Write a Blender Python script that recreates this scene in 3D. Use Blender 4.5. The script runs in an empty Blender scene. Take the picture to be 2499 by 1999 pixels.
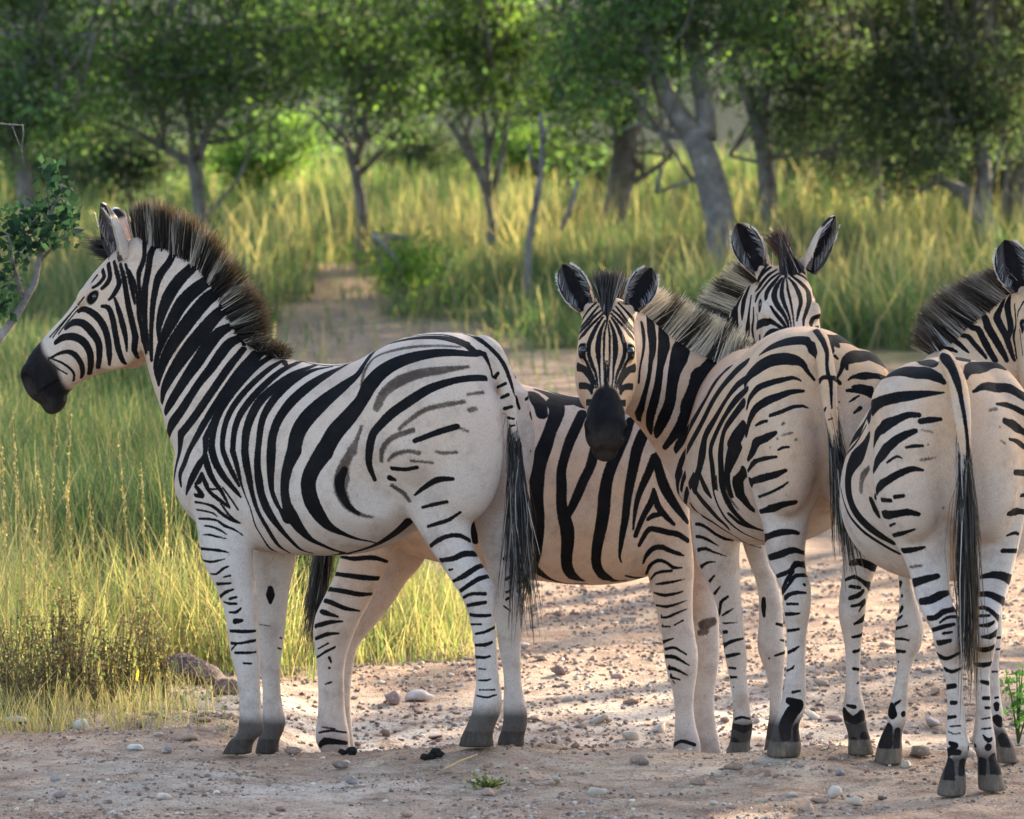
import bpy, bmesh, math, random
import numpy as np
from mathutils import Vector, Matrix
from mathutils.bvhtree import BVHTree
from mathutils.kdtree import KDTree

rng = np.random.default_rng(7)
random.seed(7)
scene = bpy.context.scene
COL = scene.collection
R = math.radians

# ------------------------------------------------------------------ camera
CAM = Vector((0.0, -18.0, 1.9))
FPX = 13600.0                       # focal length in pixels of the 2499 px wide photograph
PITCH = math.atan((999.5 - 400.0) / FPX)
cam_data = bpy.data.cameras.new("camera")
cam = bpy.data.objects.new("camera", cam_data)
COL.objects.link(cam)
cam.location = CAM
cam.rotation_euler = (math.pi / 2 - PITCH, 0, 0)
cam_data.sensor_width = 36.0
cam_data.lens = 36.0 * FPX / 2499.0
cam_data.clip_start = 0.5
cam_data.clip_end = 2000
cam_data.dof.use_dof = True
cam_data.dof.focus_distance = 17.9
cam_data.dof.aperture_fstop = 7.5
scene.camera = cam

# ------------------------------------------------------------------ light
SUN_EL, SUN_AZ = R(24.0), R(38.0)     # azimuth measured from +Y (away from the camera) towards +X
SUN = Vector((math.cos(SUN_EL) * math.sin(SUN_AZ), math.cos(SUN_EL) * math.cos(SUN_AZ), math.sin(SUN_EL)))
world = bpy.data.worlds.new("World")
scene.world = world
world.use_nodes = True
wn = world.node_tree
bg = wn.nodes["Background"]
sky = wn.nodes.new("ShaderNodeTexSky")
sky.sky_type = 'NISHITA'
sky.sun_disc = False
sky.sun_elevation = SUN_EL
sky.sun_rotation = SUN_AZ
sky.air_density = 1.0
sky.dust_density = 1.8
wn.links.new(sky.outputs[0], bg.inputs[0])
bg.inputs[1].default_value = 0.15
sun_data = bpy.data.lights.new("sun", 'SUN')
sun_data.energy = 4.6
sun_data.angle = R(0.53)
sun_data.color = (1.0, 0.89, 0.70)
sun = bpy.data.objects.new("sun", sun_data)
sun.rotation_euler = (-SUN).to_track_quat('-Z', 'Y').to_euler()
sun.location = SUN * 60
COL.objects.link(sun)
scene.view_settings.view_transform = 'Standard'
scene.view_settings.look = 'None'
scene.view_settings.exposure = 2.15
scene.view_settings.gamma = 1.0
scene.render.engine = 'CYCLES'
scene.cycles.use_denoising = True
scene.cycles.max_bounces = 8
scene.cycles.diffuse_bounces = 3
scene.cycles.transmission_bounces = 6
scene.cycles.transparent_max_bounces = 8
scene.cycles.sample_clamp_indirect = 4.0

# ------------------------------------------------------------------ helpers
CP, SP = math.cos(PITCH), math.sin(PITCH)


def ray(px, py):
    a = (px - 1249.5) / FPX
    b = -(py - 999.5) / FPX
    return Vector((a, CP + b * SP, -SP + b * CP))


def P(px, py, Y):
    d = ray(px, py)
    return CAM + d * ((Y - CAM.y) / d.y)


def project(p):
    """world point -> pixel of the photograph"""
    d = Vector(p) - CAM
    f = d.y * CP - d.z * SP
    u = d.y * SP + d.z * CP
    return 1249.5 + FPX * d.x / f, 999.5 - FPX * u / f


def mesh_object(name, verts, faces, mat=None, parent=None, smooth=False):
    me = bpy.data.meshes.new(name)
    if isinstance(verts, np.ndarray) and isinstance(faces, np.ndarray):
        nv, nf, k = len(verts), len(faces), faces.shape[1]
        me.vertices.add(nv)
        me.vertices.foreach_set("co", np.ascontiguousarray(verts, dtype=np.float32).ravel())
        me.loops.add(nf * k)
        me.loops.foreach_set("vertex_index", np.ascontiguousarray(faces, dtype=np.int32).ravel())
        me.polygons.add(nf)
        me.polygons.foreach_set("loop_start", np.arange(0, nf * k, k, dtype=np.int32))
        me.polygons.foreach_set("loop_total", np.full(nf, k, dtype=np.int32))
        me.update(calc_edges=True)
    else:
        me.from_pydata([tuple(v) for v in verts], [], [tuple(f) for f in faces])
        me.update()
    if smooth:
        me.polygons.foreach_set("use_smooth", np.ones(len(me.polygons), dtype=bool))
    if mat:
        me.materials.append(mat)
    o = bpy.data.objects.new(name, me)
    COL.objects.link(o)
    if parent:
        o.parent = parent
    return o


def thing(name, label, cat, loc=(0, 0, 0), group=None):
    o = bpy.data.objects.new(name, None)
    o.empty_display_size = 0.2
    o.location = loc
    COL.objects.link(o)
    tag(o, label, cat, group)
    return o


def tag(o, label=None, cat=None, group=None, kind=None):
    if label:
        o["label"] = label
    if cat:
        o["category"] = cat
    if group:
        o["group"] = group
    if kind:
        o["kind"] = kind
    return o


def fattr(me, name, arr):
    a = me.attributes.new(name, 'FLOAT', 'POINT')
    a.data.foreach_set("value", np.ascontiguousarray(arr, dtype=np.float32).ravel())


def cattr(me, name, arr):
    a = me.attributes.new(name, 'FLOAT_COLOR', 'POINT')
    a.data.foreach_set("color", np.ascontiguousarray(arr, dtype=np.float32).ravel())


class NT:
    """small wrapper to write node trees tersely"""

    def __init__(self, name):
        self.m = bpy.data.materials.new(name)
        self.m.use_nodes = True
        self.t = self.m.node_tree
        self.t.nodes.clear()
        self.out = self.t.nodes.new("ShaderNodeOutputMaterial")

    def n(self, typ, **kw):
        nd = self.t.nodes.new(typ)
        for k, v in kw.items():
            if k.startswith("i_"):
                nd.inputs[k[2:].replace("_", " ")].default_value = v
            else:
                setattr(nd, k, v)
        return nd

    def l(self, a, b):
        self.t.links.new(a, b)

    def noise(self, scale, detail=4, rough=0.6, vec=None):
        nd = self.n("ShaderNodeTexNoise")
        nd.inputs["Scale"].default_value = scale
        nd.inputs["Detail"].default_value = detail
        nd.inputs["Roughness"].default_value = rough
        if vec is not None:
            self.l(vec, nd.inputs["Vector"])
        return nd.outputs["Fac"]

    def math(self, op, a, b=None, c=None, clamp=False):
        nd = self.n("ShaderNodeMath", operation=op)
        nd.use_clamp = clamp
        for i, v in enumerate((a, b, c)):
            if v is None:
                continue
            if isinstance(v, (int, float)):
                nd.inputs[i].default_value = v
            else:
                self.l(v, nd.inputs[i])
        return nd.outputs[0]

    def ramp(self, fac, stops):
        nd = self.n("ShaderNodeValToRGB")
        el = nd.color_ramp.elements
        while len(el) < len(stops):
            el.new(0.5)
        for e, (p, c) in zip(el, stops):
            e.position = p
            e.color = c if len(c) == 4 else (*c, 1)
        self.l(fac, nd.inputs[0])
        return nd.outputs[0]

    def smooth(self, v, lo, hi, a=0.0, b=1.0):
        nd = self.n("ShaderNodeMapRange", interpolation_type='SMOOTHSTEP')
        self.l(v, nd.inputs[0])
        for i, x in enumerate((lo, hi, a, b)):
            nd.inputs[1 + i].default_value = x
        return nd.outputs[0]

    def mix(self, fac, a, b, blend='MIX'):
        nd = self.n("ShaderNodeMix", data_type='RGBA', blend_type=blend)
        for sock, v in ((nd.inputs[0], fac), (nd.inputs[6], a), (nd.inputs[7], b)):
            if isinstance(v, (int, float)):
                sock.default_value = v
            elif isinstance(v, tuple):
                sock.default_value = v if len(v) == 4 else (*v, 1)
            else:
                self.l(v, sock)
        return nd.outputs[2]

    def attr(self, name, out="Fac"):
        nd = self.n("ShaderNodeAttribute", attribute_name=name)
        return nd.outputs[out]

    def bump(self, h, strength=0.3, dist=0.01):
        nd = self.n("ShaderNodeBump")
        nd.inputs["Strength"].default_value = strength
        nd.inputs["Distance"].default_value = dist
        self.l(h, nd.inputs["Height"])
        return nd.outputs[0]

    def pbsdf(self, col, rough=0.8, spec=0.2, normal=None, **kw):
        nd = self.n("ShaderNodeBsdfPrincipled")
        if isinstance(col, tuple):
            nd.inputs["Base Color"].default_value = (*col, 1) if len(col) == 3 else col
        else:
            self.l(col, nd.inputs["Base Color"])
        if isinstance(rough, (int, float)):
            nd.inputs["Roughness"].default_value = rough
        else:
            self.l(rough, nd.inputs["Roughness"])
        nd.inputs["Specular IOR Level"].default_value = spec
        if normal is not None:
            self.l(normal, nd.inputs["Normal"])
        for k, v in kw.items():
            nd.inputs[k].default_value = v
        return nd.outputs[0]

    def finish(self, sh):
        self.l(sh, self.out.inputs[0])
        return self.m


def spline(pts, step):
    """Catmull-Rom through rows of pts (first two columns are position), resampled about every step"""
    p = np.asarray(pts, float)
    if len(p) == 1:
        return p
    q = np.vstack([2 * p[0] - p[1], p, 2 * p[-1] - p[-2]])
    out = []
    for i in range(len(p) - 1):
        a, b, c, d = q[i], q[i + 1], q[i + 2], q[i + 3]
        n = max(1, int(np.hypot(*(c - b)[:2]) / step))
        t = np.linspace(0, 1, n, endpoint=False)[:, None]
        s = 0.5 * ((2 * b) + (-a + c) * t + (2 * a - 5 * b + 4 * c - d) * t ** 2 + (-a + 3 * b - 3 * c + d) * t ** 3)
        s[:, 2:] = b[2:] + (c - b)[2:] * t          # widths linearly
        out.append(s)
    out.append(p[-1:])
    return np.vstack(out)
# ------------------------------------------------------------------ terrain
FOOT = []          # filled after the zebras are posed: contact points the ground has to pass through


def base_z(x, y):
    x, y = np.asarray(x, float), np.asarray(y, float)
    z = np.interp(y, [-30, .12, .35, .62, .95, 1.7, 3.2, 8, 60, 75, 110, 150, 400], [0, 0, -.03, -.11, -.19, -.18, -.10, .0, 1.35, 1.7, 9, 16, 20])
    flat = np.clip((-x - .62) / .35, 0, 1)
    z = np.where((y > .1) & (y < 8), z * (1 - flat) + flat * np.interp(y, [.1, 2, 8], [0, -.03, 0]), z)
    left = np.clip((-x - .9) / 1.2, 0, 1) * np.clip((y - .3) / 1.2, 0, 1) * np.clip((9 - y) / 4, 0, 1)
    return z + .05 * left


_ng = rng.random((64, 64))


def vnoise(x, y, s):
    x, y = np.asarray(x) / s, np.asarray(y) / s
    xi, yi = np.floor(x).astype(int), np.floor(y).astype(int)
    fx, fy = x - xi, y - yi
    fx, fy = fx * fx * (3 - 2 * fx), fy * fy * (3 - 2 * fy)
    g = lambda i, j: _ng[i % 64, j % 64]
    return (g(xi, yi) * (1 - fx) * (1 - fy) + g(xi + 1, yi) * fx * (1 - fy) + g(xi, yi + 1) * (1 - fx) * fy + g(xi + 1, yi + 1) * fx * fy) - .5


RBF_S = .20


def setup_ground():
    global _fx, _fy, _w
    f = np.array(FOOT)
    _fx, _fy = f[:, 0], f[:, 1]
    K = np.exp(-((_fx[:, None] - _fx) ** 2 + (_fy[:, None] - _fy) ** 2) / (2 * RBF_S ** 2)) + np.eye(len(f)) * .02
    _w = np.linalg.solve(K, f[:, 2] - base_z(_fx, _fy))


def ground_z(x, y, rough=True):
    x, y = np.asarray(x, float), np.asarray(y, float)
    z = base_z(x, y)
    for a, b, c in zip(_fx, _fy, _w):
        z = z + c * np.exp(-((x - a) ** 2 + (y - b) ** 2) / (2 * RBF_S ** 2))
    if rough:
        near = np.clip(1 - (np.abs(y) - 6) / 6, 0, 1)
        z = z + .030 * vnoise(x, y, .55) + near * (.022 * vnoise(x + 7, y, .17) + .010 * vnoise(x, y + 3, .06)) + .10 * vnoise(x + 3, y + 9, 5.0) * np.clip((y - 5) / 6, 0, 1)
    return z


def ground_hit(px, py):
    d = ray(px, py)
    t = 8.0
    prev = t
    while t < 120:
        p = CAM + d * t
        if p.z < float(ground_z(p.x, p.y)):
            lo, hi = prev, t
            for _ in range(20):
                m = (lo + hi) / 2
                q = CAM + d * m
                if q.z < float(ground_z(q.x, q.y)):
                    hi = m
                else:
                    lo = m
            return CAM + d * hi
        prev = t
        t += .08 if t < 24 else .4
    return CAM + d * t


# sun patches set by leaving leaves out of the crowns outside the picture: x, y, z, radius x, radius y
GAPS = [(-1.40, 2.5, .25, .42, .95), (-.95, 3.5, .2, .40, .8), (-.50, 3.5, .15, .42, .9), (-.25, 5.0, .1, .5, 1.0), (.45, 3.5, -.05, .55, 1.1), (1.3, 4.6, -.05, .45, 1.0), (.9, 9, .1, .7, 1.4), (1.6, 7, .1, .5, 1.0), (.9, 2.4, -.1, .26, .4),
        (-.55, 32, .9, .75, 4.5), (2.9, 57, 1.6, 1.9, 4.5), (-3.2, 55, 1.5, 1.7, 4), (-.2, 27.5, .6, .5, 2), (-.2, 48, 1.5, .9, 3), (4.6, 50, 1.5, .4, 2), (-1.5, 9, .5, .25, .8), (.3, 7.5, .1, .5, 1.2), (.0, -.25, 1.15, .16, .32), (1.35, 2.0, -.1, .2, .3), (-1.15, .28, 1.75, .42, .34), (1.62, -.8, .7, .26, .4),
        (-.5, 43, 3.2, .9, 2), (-2.3, 41, 3.5, .9, 2), (-1.2, 46, 3.4, .6, 1.5), (-3.4, 42, 3.3, .5, 1.5), (.3, 42, 3.3, .4, 1)]


def lit_gap(c):
    """does the sun line through c reach one of the open patches?"""
    if c[1] > 36:                        # flecks of sun in the wood
        k = (c[2] - 3.0) / SUN.z
        gx, gy = c[0] - SUN.x * k, c[1] - SUN.y * k
        if float(vnoise(gx + 40, gy * .45 + 13, .8)) + .5 * float(vnoise(gx + 4, gy * .45, .35)) > .07 and gy > 34:
            return True
    for x, y, z, rx, ry in GAPS:
        k = (c[2] - z) / SUN.z
        gx, gy = c[0] - SUN.x * k, c[1] - SUN.y * k
        if ((gx - x) / rx) ** 2 + ((gy - y) / ry) ** 2 < 1:
            return True
    return False


# ------------------------------------------------------------------ materials of the bush
def soil_material():
    m = NT("track_soil")
    co = m.n("ShaderNodeTexCoord").outputs["Object"]
    big = m.noise(.9, 4, .6, co)
    mid = m.noise(6, 5, .65, co)
    fine = m.noise(60, 4, .7, co)
    grit = m.n("ShaderNodeTexVoronoi")
    grit.inputs["Scale"].default_value = 75
    m.l(co, grit.inputs["Vector"])
    gr2 = m.n("ShaderNodeTexVoronoi")
    gr2.inputs["Scale"].default_value = 200
    m.l(co, gr2.inputs["Vector"])
    c = m.ramp(mid, [(.3, (.170, .088, .050)), (.5, (.31, .192, .118)), (.72, (.45, .315, .205))])
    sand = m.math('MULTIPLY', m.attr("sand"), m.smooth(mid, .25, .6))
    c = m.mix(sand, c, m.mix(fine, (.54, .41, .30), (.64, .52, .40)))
    # grit of mixed colours
    gs = m.n("ShaderNodeSeparateColor")
    m.l(grit.outputs["Color"], gs.inputs[0])
    gc = m.ramp(gs.outputs[0], [(0, (.13, .085, .07)), (.4, (.30, .20, .15)), (.7, (.42, .34, .28)), (1, (.66, .60, .54))])
    gm = m.math('MULTIPLY', m.smooth(grit.outputs["Distance"], .25, .45, 1, 0), m.smooth(gs.outputs[1], .45, .60))
    c = m.mix(m.math('MULTIPLY', gm, .8), c, gc)
    g2 = m.n("ShaderNodeSeparateColor")
    m.l(gr2.outputs["Color"], g2.inputs[0])
    c = m.mix(m.math('MULTIPLY', m.smooth(g2.outputs[0], .6, .9), .45), c, m.ramp(g2.outputs[1], [(0, (.10, .07, .055)), (1, (.60, .50, .42))]))
    # leaf litter and green cover away from the track
    lit = m.ramp(mid, [(.3, (.060, .062, .028)), (.6, (.15, .13, .06)), (.8, (.24, .19, .09))])
    c = m.mix(m.attr("cover"), c, lit)
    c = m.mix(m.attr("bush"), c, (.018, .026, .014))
    h = m.math('ADD', m.math('MULTIPLY', fine, .5), m.math('ADD', m.math('MULTIPLY', gm, .7), m.math('MULTIPLY', mid, .6)))
    return m.finish(m.pbsdf(c, .95, .06, m.bump(h, 1.0, .02)))


def stone_material():
    m = NT("weathered_stone")
    co = m.n("ShaderNodeTexCoord").outputs["Object"]
    oi = m.n("ShaderNodeObjectInfo")
    n1 = m.noise(9, 5, .65, co)
    base = m.n("ShaderNodeAttribute", attribute_name="tint").outputs["Color"]
    c = m.mix(m.smooth(n1, .35, .7), base, m.mix(.5, base, (.12, .08, .065)))
    c = m.mix(m.math('MULTIPLY', m.smooth(m.noise(90, 3, .6, co), .45, .75), .4), c, (.5, .42, .36))
    return m.finish(m.pbsdf(c, .85, .15, m.bump(m.noise(45, 5, .7, co), .5, .01)))


def leaf_material(name, trans=.45, rough=.7, spec=.06, glow=(2.1, 2.3, 1.15)):
    m = NT(name)
    c = m.attr("tint", "Color")
    a = m.pbsdf(c, rough, spec)
    tr = m.n("ShaderNodeBsdfTranslucent")
    m.l(m.mix(1.0, c, glow, 'MULTIPLY'), tr.inputs[0])
    mx = m.n("ShaderNodeMixShader")
    mx.inputs[0].default_value = trans
    m.l(a, mx.inputs[1])
    m.l(tr.outputs[0], mx.inputs[2])
    return m.finish(mx.outputs[0])


def bark_material():
    m = NT("grey_bark")
    co = m.n("ShaderNodeTexCoord").outputs["Object"]
    n1 = m.noise(7, 5, .7, co)
    n2 = m.noise(28, 4, .7, co)
    c = m.ramp(n1, [(.3, (.085, .072, .066)), (.55, (.19, .165, .150)), (.75, (.34, .30, .27))])
    return m.finish(m.pbsdf(c, .9, .1, m.bump(n2, .9, .03)))


M_soil = soil_material()
M_stone = stone_material()
_d = NT("dung_black")
M_dung = _d.finish(_d.pbsdf(_d.mix(_d.noise(60), (.006, .006, .006), (.022, .019, .016)), .8, .1))
M_leaf = leaf_material("tree_leaf", .5)
M_grass = leaf_material("grass_blade", .42, glow=(2.0, 2.05, 1.2))
M_bark = bark_material()


def pick(cols, n, jit=.25):
    cols = np.asarray(cols, float)
    c = cols[rng.integers(0, len(cols), n)]
    return c * (1 + jit * (rng.random((n, 1)) * 2 - 1))


def leaf_mesh(name, cen, size, mat, parent, tints, aspect=.5, up=None):
    n = len(cen)
    size = np.broadcast_to(np.asarray(size, float).reshape(-1, 1), (n, 1)) if np.ndim(size) else np.full((n, 1), size)
    a = rng.normal(size=(n, 3))
    if up is not None:
        a = a * .6 + np.asarray(up)
    a /= np.linalg.norm(a, axis=1)[:, None]
    b = np.cross(a, rng.normal(size=(n, 3)))
    b /= np.linalg.norm(b, axis=1)[:, None]
    nrm = np.cross(a, b)
    s = size * (.65 + .7 * rng.random((n, 1)))
    v0 = cen - a * s * .5
    v1 = cen + b * s * aspect * .5 + nrm * s * .08
    v2 = cen + a * s * .5
    v3 = cen - b * s * aspect * .5 + nrm * s * .08
    V = np.stack([v0, v1, v2, v3], 1).reshape(-1, 3)
    Fq = np.arange(n * 4, dtype=np.int32).reshape(-1, 4)
    o = mesh_object(name, V, Fq, mat, parent)
    cattr(o.data, "tint", np.column_stack([np.repeat(tints, 4, 0), np.ones(n * 4)]))
    return o


def tube_mesh(paths, n=9, knob=.12):
    V, F = [], []
    for path in paths:
        p = np.array([list(q[:3]) + [q[3]] for q in path], float)
        rows = spline(np.column_stack([p[:, 0], p[:, 2], p[:, 1], p[:, 3]]), .18)
        pts = np.column_stack([rows[:, 0], rows[:, 2], rows[:, 1]])
        if len(pts) < 2:
            continue
        rad = rows[:, 3]
        b = len(V)
        for i in range(len(pts)):
            t = Vector(pts[min(i + 1, len(pts) - 1)] - pts[max(i - 1, 0)])
            if t.length < 1e-6:
                t = Vector((0, 0, 1))
            t.normalize()
            e1 = t.cross(Vector((.23, 1, .11))).normalized()
            e2 = t.cross(e1)
            for k in range(n):
                a = 2 * math.pi * k / n
                r = rad[i] * (1 + knob * (random.random() - .5) * 2)
                V.append(Vector(pts[i]) + e1 * (r * math.cos(a)) + e2 * (r * math.sin(a)))
        m = len(pts)
        for i in range(m - 1):
            for k in range(n):
                k2 = (k + 1) % n
                F.append((b + i * n + k, b + i * n + k2, b + (i + 1) * n + k2, b + (i + 1) * n + k))
        F.append(tuple(b + (m - 1) * n + k for k in range(n)))
        F.append(tuple(b + k for k in range(n))[::-1])
    return V, F


def blades(name, roots, h, lean, width, c0, c1, mat, segs=3, parent=None, droop=.35):
    """grass ribbons: roots (n,3), h (n,), lean (n,2) horizontal offset of the tip in units of h"""
    n = len(roots)
    h = h.reshape(-1, 1)
    tip = np.column_stack([lean * h, h * np.sqrt(np.clip(1 - (lean ** 2).sum(1, keepdims=True), .1, 1))])
    ang = rng.random(n) * math.pi
    side = np.column_stack([np.cos(ang), np.sin(ang), np.zeros(n)])
    V, C = [], []
    for k in range(segs + 1):
        t = k / segs
        c = roots + tip * t
        off = np.column_stack([lean * h * (t * t - t) * droop * 2, np.zeros(n)])
        c = c + off
        c[:, 2:] -= h * droop * .3 * t ** 3 * np.linalg.norm(lean, axis=1, keepdims=True)
        w = width.reshape(-1, 1) * (1 - .85 * t ** 1.6)
        V += [c - side * w * .5, c + side * w * .5]
        col = c0 + (c1 - c0) * t
        C += [col, col]
    V = np.stack(V, 1).reshape(-1, 3)
    C = np.stack(C, 1).reshape(-1, 3)
    m = 2 * (segs + 1)
    Fq = ((np.arange(n) * m)[:, None, None] + (np.arange(segs) * 2)[None, :, None] + np.array([0, 1, 3, 2])[None, None, :]).reshape(-1, 4)
    o = mesh_object(name, V, Fq.astype(np.int32), mat, parent)
    cattr(o.data, "tint", np.column_stack([C, np.ones(len(C))]))
    return o, roots + tip + np.column_stack([np.zeros((n, 2)), -h[:, 0] * droop * .3 * np.linalg.norm(lean, axis=1)])
# ------------------------------------------------------------------ zebras: tools
REG = {"R1": (0, 450, 2.875), "R2": (400, 800, 2.156), "R3": (400, 1250, 2.156), "Q": (400, 1100, 4.312),
       "G": (1330, 620, 3.45), "H": (1580, 500, 3.5933), "R4": (1250, 500, 2.3956), "P": (1560, 1150, 4.3125),
       "Y": (1280, 930, 3.3175), "T": (1780, 800, 3.3175), "X": (2040, 840, 2.974), "V": (1780, 1280, 2.783),
       "W": (2120, 1280, 2.464), "U": (1100, 780, 2.21), "N": (2099, 560, 5.39), "R6": (1550, 1250, 2.2719),
       "S": (0, 0, 1.0)}


def rg(reg, x, y):
    a, b, s = REG[reg]
    return a + x / s, b + y / s


class Frame:
    """the upright plane of symmetry of an animal; v is the offset to its left"""

    def __init__(self, x, y, hx, hy):
        n = math.hypot(hx, hy)
        self.o = Vector((x, y, 0))
        self.h = Vector((hx / n, hy / n, 0))
        self.l = Vector((-hy / n, hx / n, 0))

    def S(self, px, py, v=0.0):
        d = ray(px, py)
        t = (self.o + self.l * v - CAM).dot(self.l) / d.dot(self.l)
        return CAM + d * t


class Zebra:
    def __init__(self, frame):
        self.f = frame
        self.V, self.F = [], []
        self.extra = []              # shells joined to the skin after the remesh (ears): verts, faces, colours
        self.feet = []
        self.hoofs = []
        self.stmax = 2.0

    def rings(self, st, n=32, p=2.0, egg=0.0):
        """st: (centre, e1, e2[, egg]) ; closed tube through superellipse rings"""
        b = len(self.V)
        for s in st:
            c, e1, e2 = s[:3]
            k = s[3] if len(s) > 3 else egg
            for i in range(n):
                a = 2 * math.pi * i / n
                ca, sa = math.cos(a), math.sin(a)
                x = math.copysign(abs(ca) ** (2 / p), ca)
                y = math.copysign(abs(sa) ** (2 / p), sa)
                self.V.append(c + e1 * (x * (1 - k * y)) + e2 * y)
        m = len(st)
        for j in range(m - 1):
            for i in range(n):
                i2 = (i + 1) % n
                self.F.append((b + j * n + i, b + j * n + i2, b + (j + 1) * n + i2, b + (j + 1) * n + i))
        for j, flip in ((0, True), (m - 1, False)):
            q = len(self.V)
            self.V.append(st[j][0].copy())
            for i in range(n):
                i2 = (i + 1) % n
                t = (b + j * n + i2, b + j * n + i, q)
                self.F.append(t if flip else t[::-1])

    def dense(self, st, k=4):
        """subdivide a list of (c,e1,e2) with a spline so silhouettes stay round"""
        rows = np.array([[*s[0], *s[1], *s[2], (s[3] if len(s) > 3 else 0)] for s in st])
        q = np.vstack([2 * rows[0] - rows[1], rows, 2 * rows[-1] - rows[-2]])
        out = []
        for i in range(len(rows) - 1):
            a, b, c, d = q[i:i + 4]
            for t in np.linspace(0, 1, k, endpoint=False):
                out.append(0.5 * ((2 * b) + (-a + c) * t + (2 * a - 5 * b + 4 * c - d) * t ** 2 + (-a + 3 * b - 3 * c + d) * t ** 3))
        out.append(rows[-1])
        return [(Vector(r[0:3]), Vector(r[3:6]), Vector(r[6:9]), float(r[9])) for r in out]

    def torso_px(self, st, scale=1.0):
        out = []
        for px, top, bot, hw in st:
            T, B = self.f.S(px, top), self.f.S(px, bot)
            out.append(((T + B) / 2, self.f.l * hw, (T - B) / 2, 0.10))
        self.rings(self.dense(out), n=48, p=2.15)

    def torso_uz(self, st, end, z0, sc=1.0, wsc=1.0):
        out = []
        for u, top, bot, hw in st:
            c = end + self.f.h * (u * sc)
            c = Vector((c.x, c.y, z0 + (top + bot) / 2 * sc))
            out.append((c, self.f.l * (hw * wsc), Vector((0, 0, (top - bot) / 2 * sc)), 0.10))
        self.rings(self.dense(out), n=48, p=2.15)

    def buttocks(self, u, zc, dv, rad, end=None):
        end = end or self.f.o
        for sg in (1, -1):
            c = end + self.f.h * u + self.f.l * (sg * dv)
            self.blob(Vector((c.x, c.y, zc)), rad, (self.f.h, self.f.l, Vector((0, 0, 1))))

    def leg(self, st, v=None, Y=None, ratio=1.0, foot=True):
        """st: (py, px left, px right[, v or Y override[, ratio override]])"""
        out = []
        for s in st:
            py, a, b = s[:3]
            vv = s[3] if len(s) > 3 and s[3] is not None else (v if v is not None else Y)
            k = s[4] if len(s) > 4 else ratio
            if v is not None:
                L, Rr = self.f.S(a, py, vv), self.f.S(b, py, vv)
            else:
                L, Rr = P(a, py, vv), P(b, py, vv)
            e1 = (Rr - L) / 2
            e2 = Vector((0, 0, 1)).cross(e1) * k
            out.append(((L + Rr) / 2, e1, e2))
        self.rings(self.dense(out, 3), n=24, p=2.15)
        if foot:
            c = out[-1][0]
            self.feet.append((c.x, c.y, c.z))
            self.hoofs.append((c.copy(), max(out[-1][1].length, 0.05)))

    def neck(self, st):
        """st: (crest point, throat point, half width)"""
        cs = [(t + b) / 2 for t, b, w in st]
        out = []
        for i, (t, b, w) in enumerate(st):
            tan = (cs[min(i + 1, len(cs) - 1)] - cs[max(i - 1, 0)]).normalized()
            e2 = (t - b) / 2
            e1 = tan.cross(e2).normalized() * w
            out.append((cs[i], e1, e2, 0.22))
        self.rings(self.dense(out, 5), n=36, p=2.05)

    def blob(self, c, r, axes=None, n=20):
        ax = axes or (Vector((1, 0, 0)), Vector((0, 1, 0)), Vector((0, 0, 1)))
        st = []
        for j in range(1, n):
            a = math.pi * j / n
            st.append((c - ax[2] * (r[2] * math.cos(a)), ax[0] * (r[0] * math.sin(a)), ax[1] * (r[1] * math.sin(a))))
        self.rings(st, n=28)

    def head(self, P0, P1, n_hint, L=None, wsc=1.0):
        a = (P1 - P0).normalized()
        L = L or (P1 - P0).length
        n = (n_hint - a * n_hint.dot(a)).normalized()
        s = a.cross(n).normalized()
        self.h0, self.ha, self.hn, self.hs, self.hL = P0, a, n, s, L
        tab = [(-.12, -.02, -.30, .070, 0), (0.0, .02, -.38, .080, .0), (.10, .035, -.44, .092, -.05), (.20, .045, -.475, .098, .0),
               (.30, .05, -.495, .103, .10), (.38, .042, -.50, .102, .18), (.46, .036, -.485, .097, .22), (.54, .036, -.43, .088, .22),
               (.62, .044, -.375, .077, .16), (.70, .052, -.325, .068, .10), (.78, .056, -.285, .064, .02),
               (.86, .056, -.262, .066, -.03), (.93, .042, -.258, .069, -.04), (.99, .012, -.245, .064, 0), (1.03, -.035, -.21, .05, 0), (1.05, -.08, -.16, .03, 0)]
        st = []
        for t, d0, d1, hw, k in tab:
            c = P0 + a * (t * L) + n * ((d0 + d1) / 2 * L)
            st.append((c, s * (hw * wsc * L / .53), n * ((d0 - d1) / 2 * L), k))
        self.rings(self.dense(st, 3), n=32, p=2.25)
        for sg in (1, -1):       # brow, jaw and nostril swellings
            self.blob(self.hp(.325, -.042, sg * .078 * wsc), (.024 * L / .53, .044 * L / .53, .021 * L / .53), (n, a, s))
            self.blob(self.hp(.40, -.34, sg * .058 * wsc), (.085 * L / .53, .105 * L / .53, .042 * L / .53), (n, a, s))
            self.blob(self.hp(.925, -.045, sg * .049 * wsc), (.036 * L / .53, .040 * L / .53, .027 * L / .53), (n, a, s))
        self.blob(self.hp(.985, -.235, 0), (.035, .05, .045), (n, a, s))

    def hp(self, t, d, lat):
        """point in head coordinates: t along (0 forelock, 1 nose), d outwards from the face (x length), lat in metres to the animal's side"""
        return self.h0 + self.ha * (t * self.hL) + self.hn * (d * self.hL) + self.hs * (lat * self.hL / .53)

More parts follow.
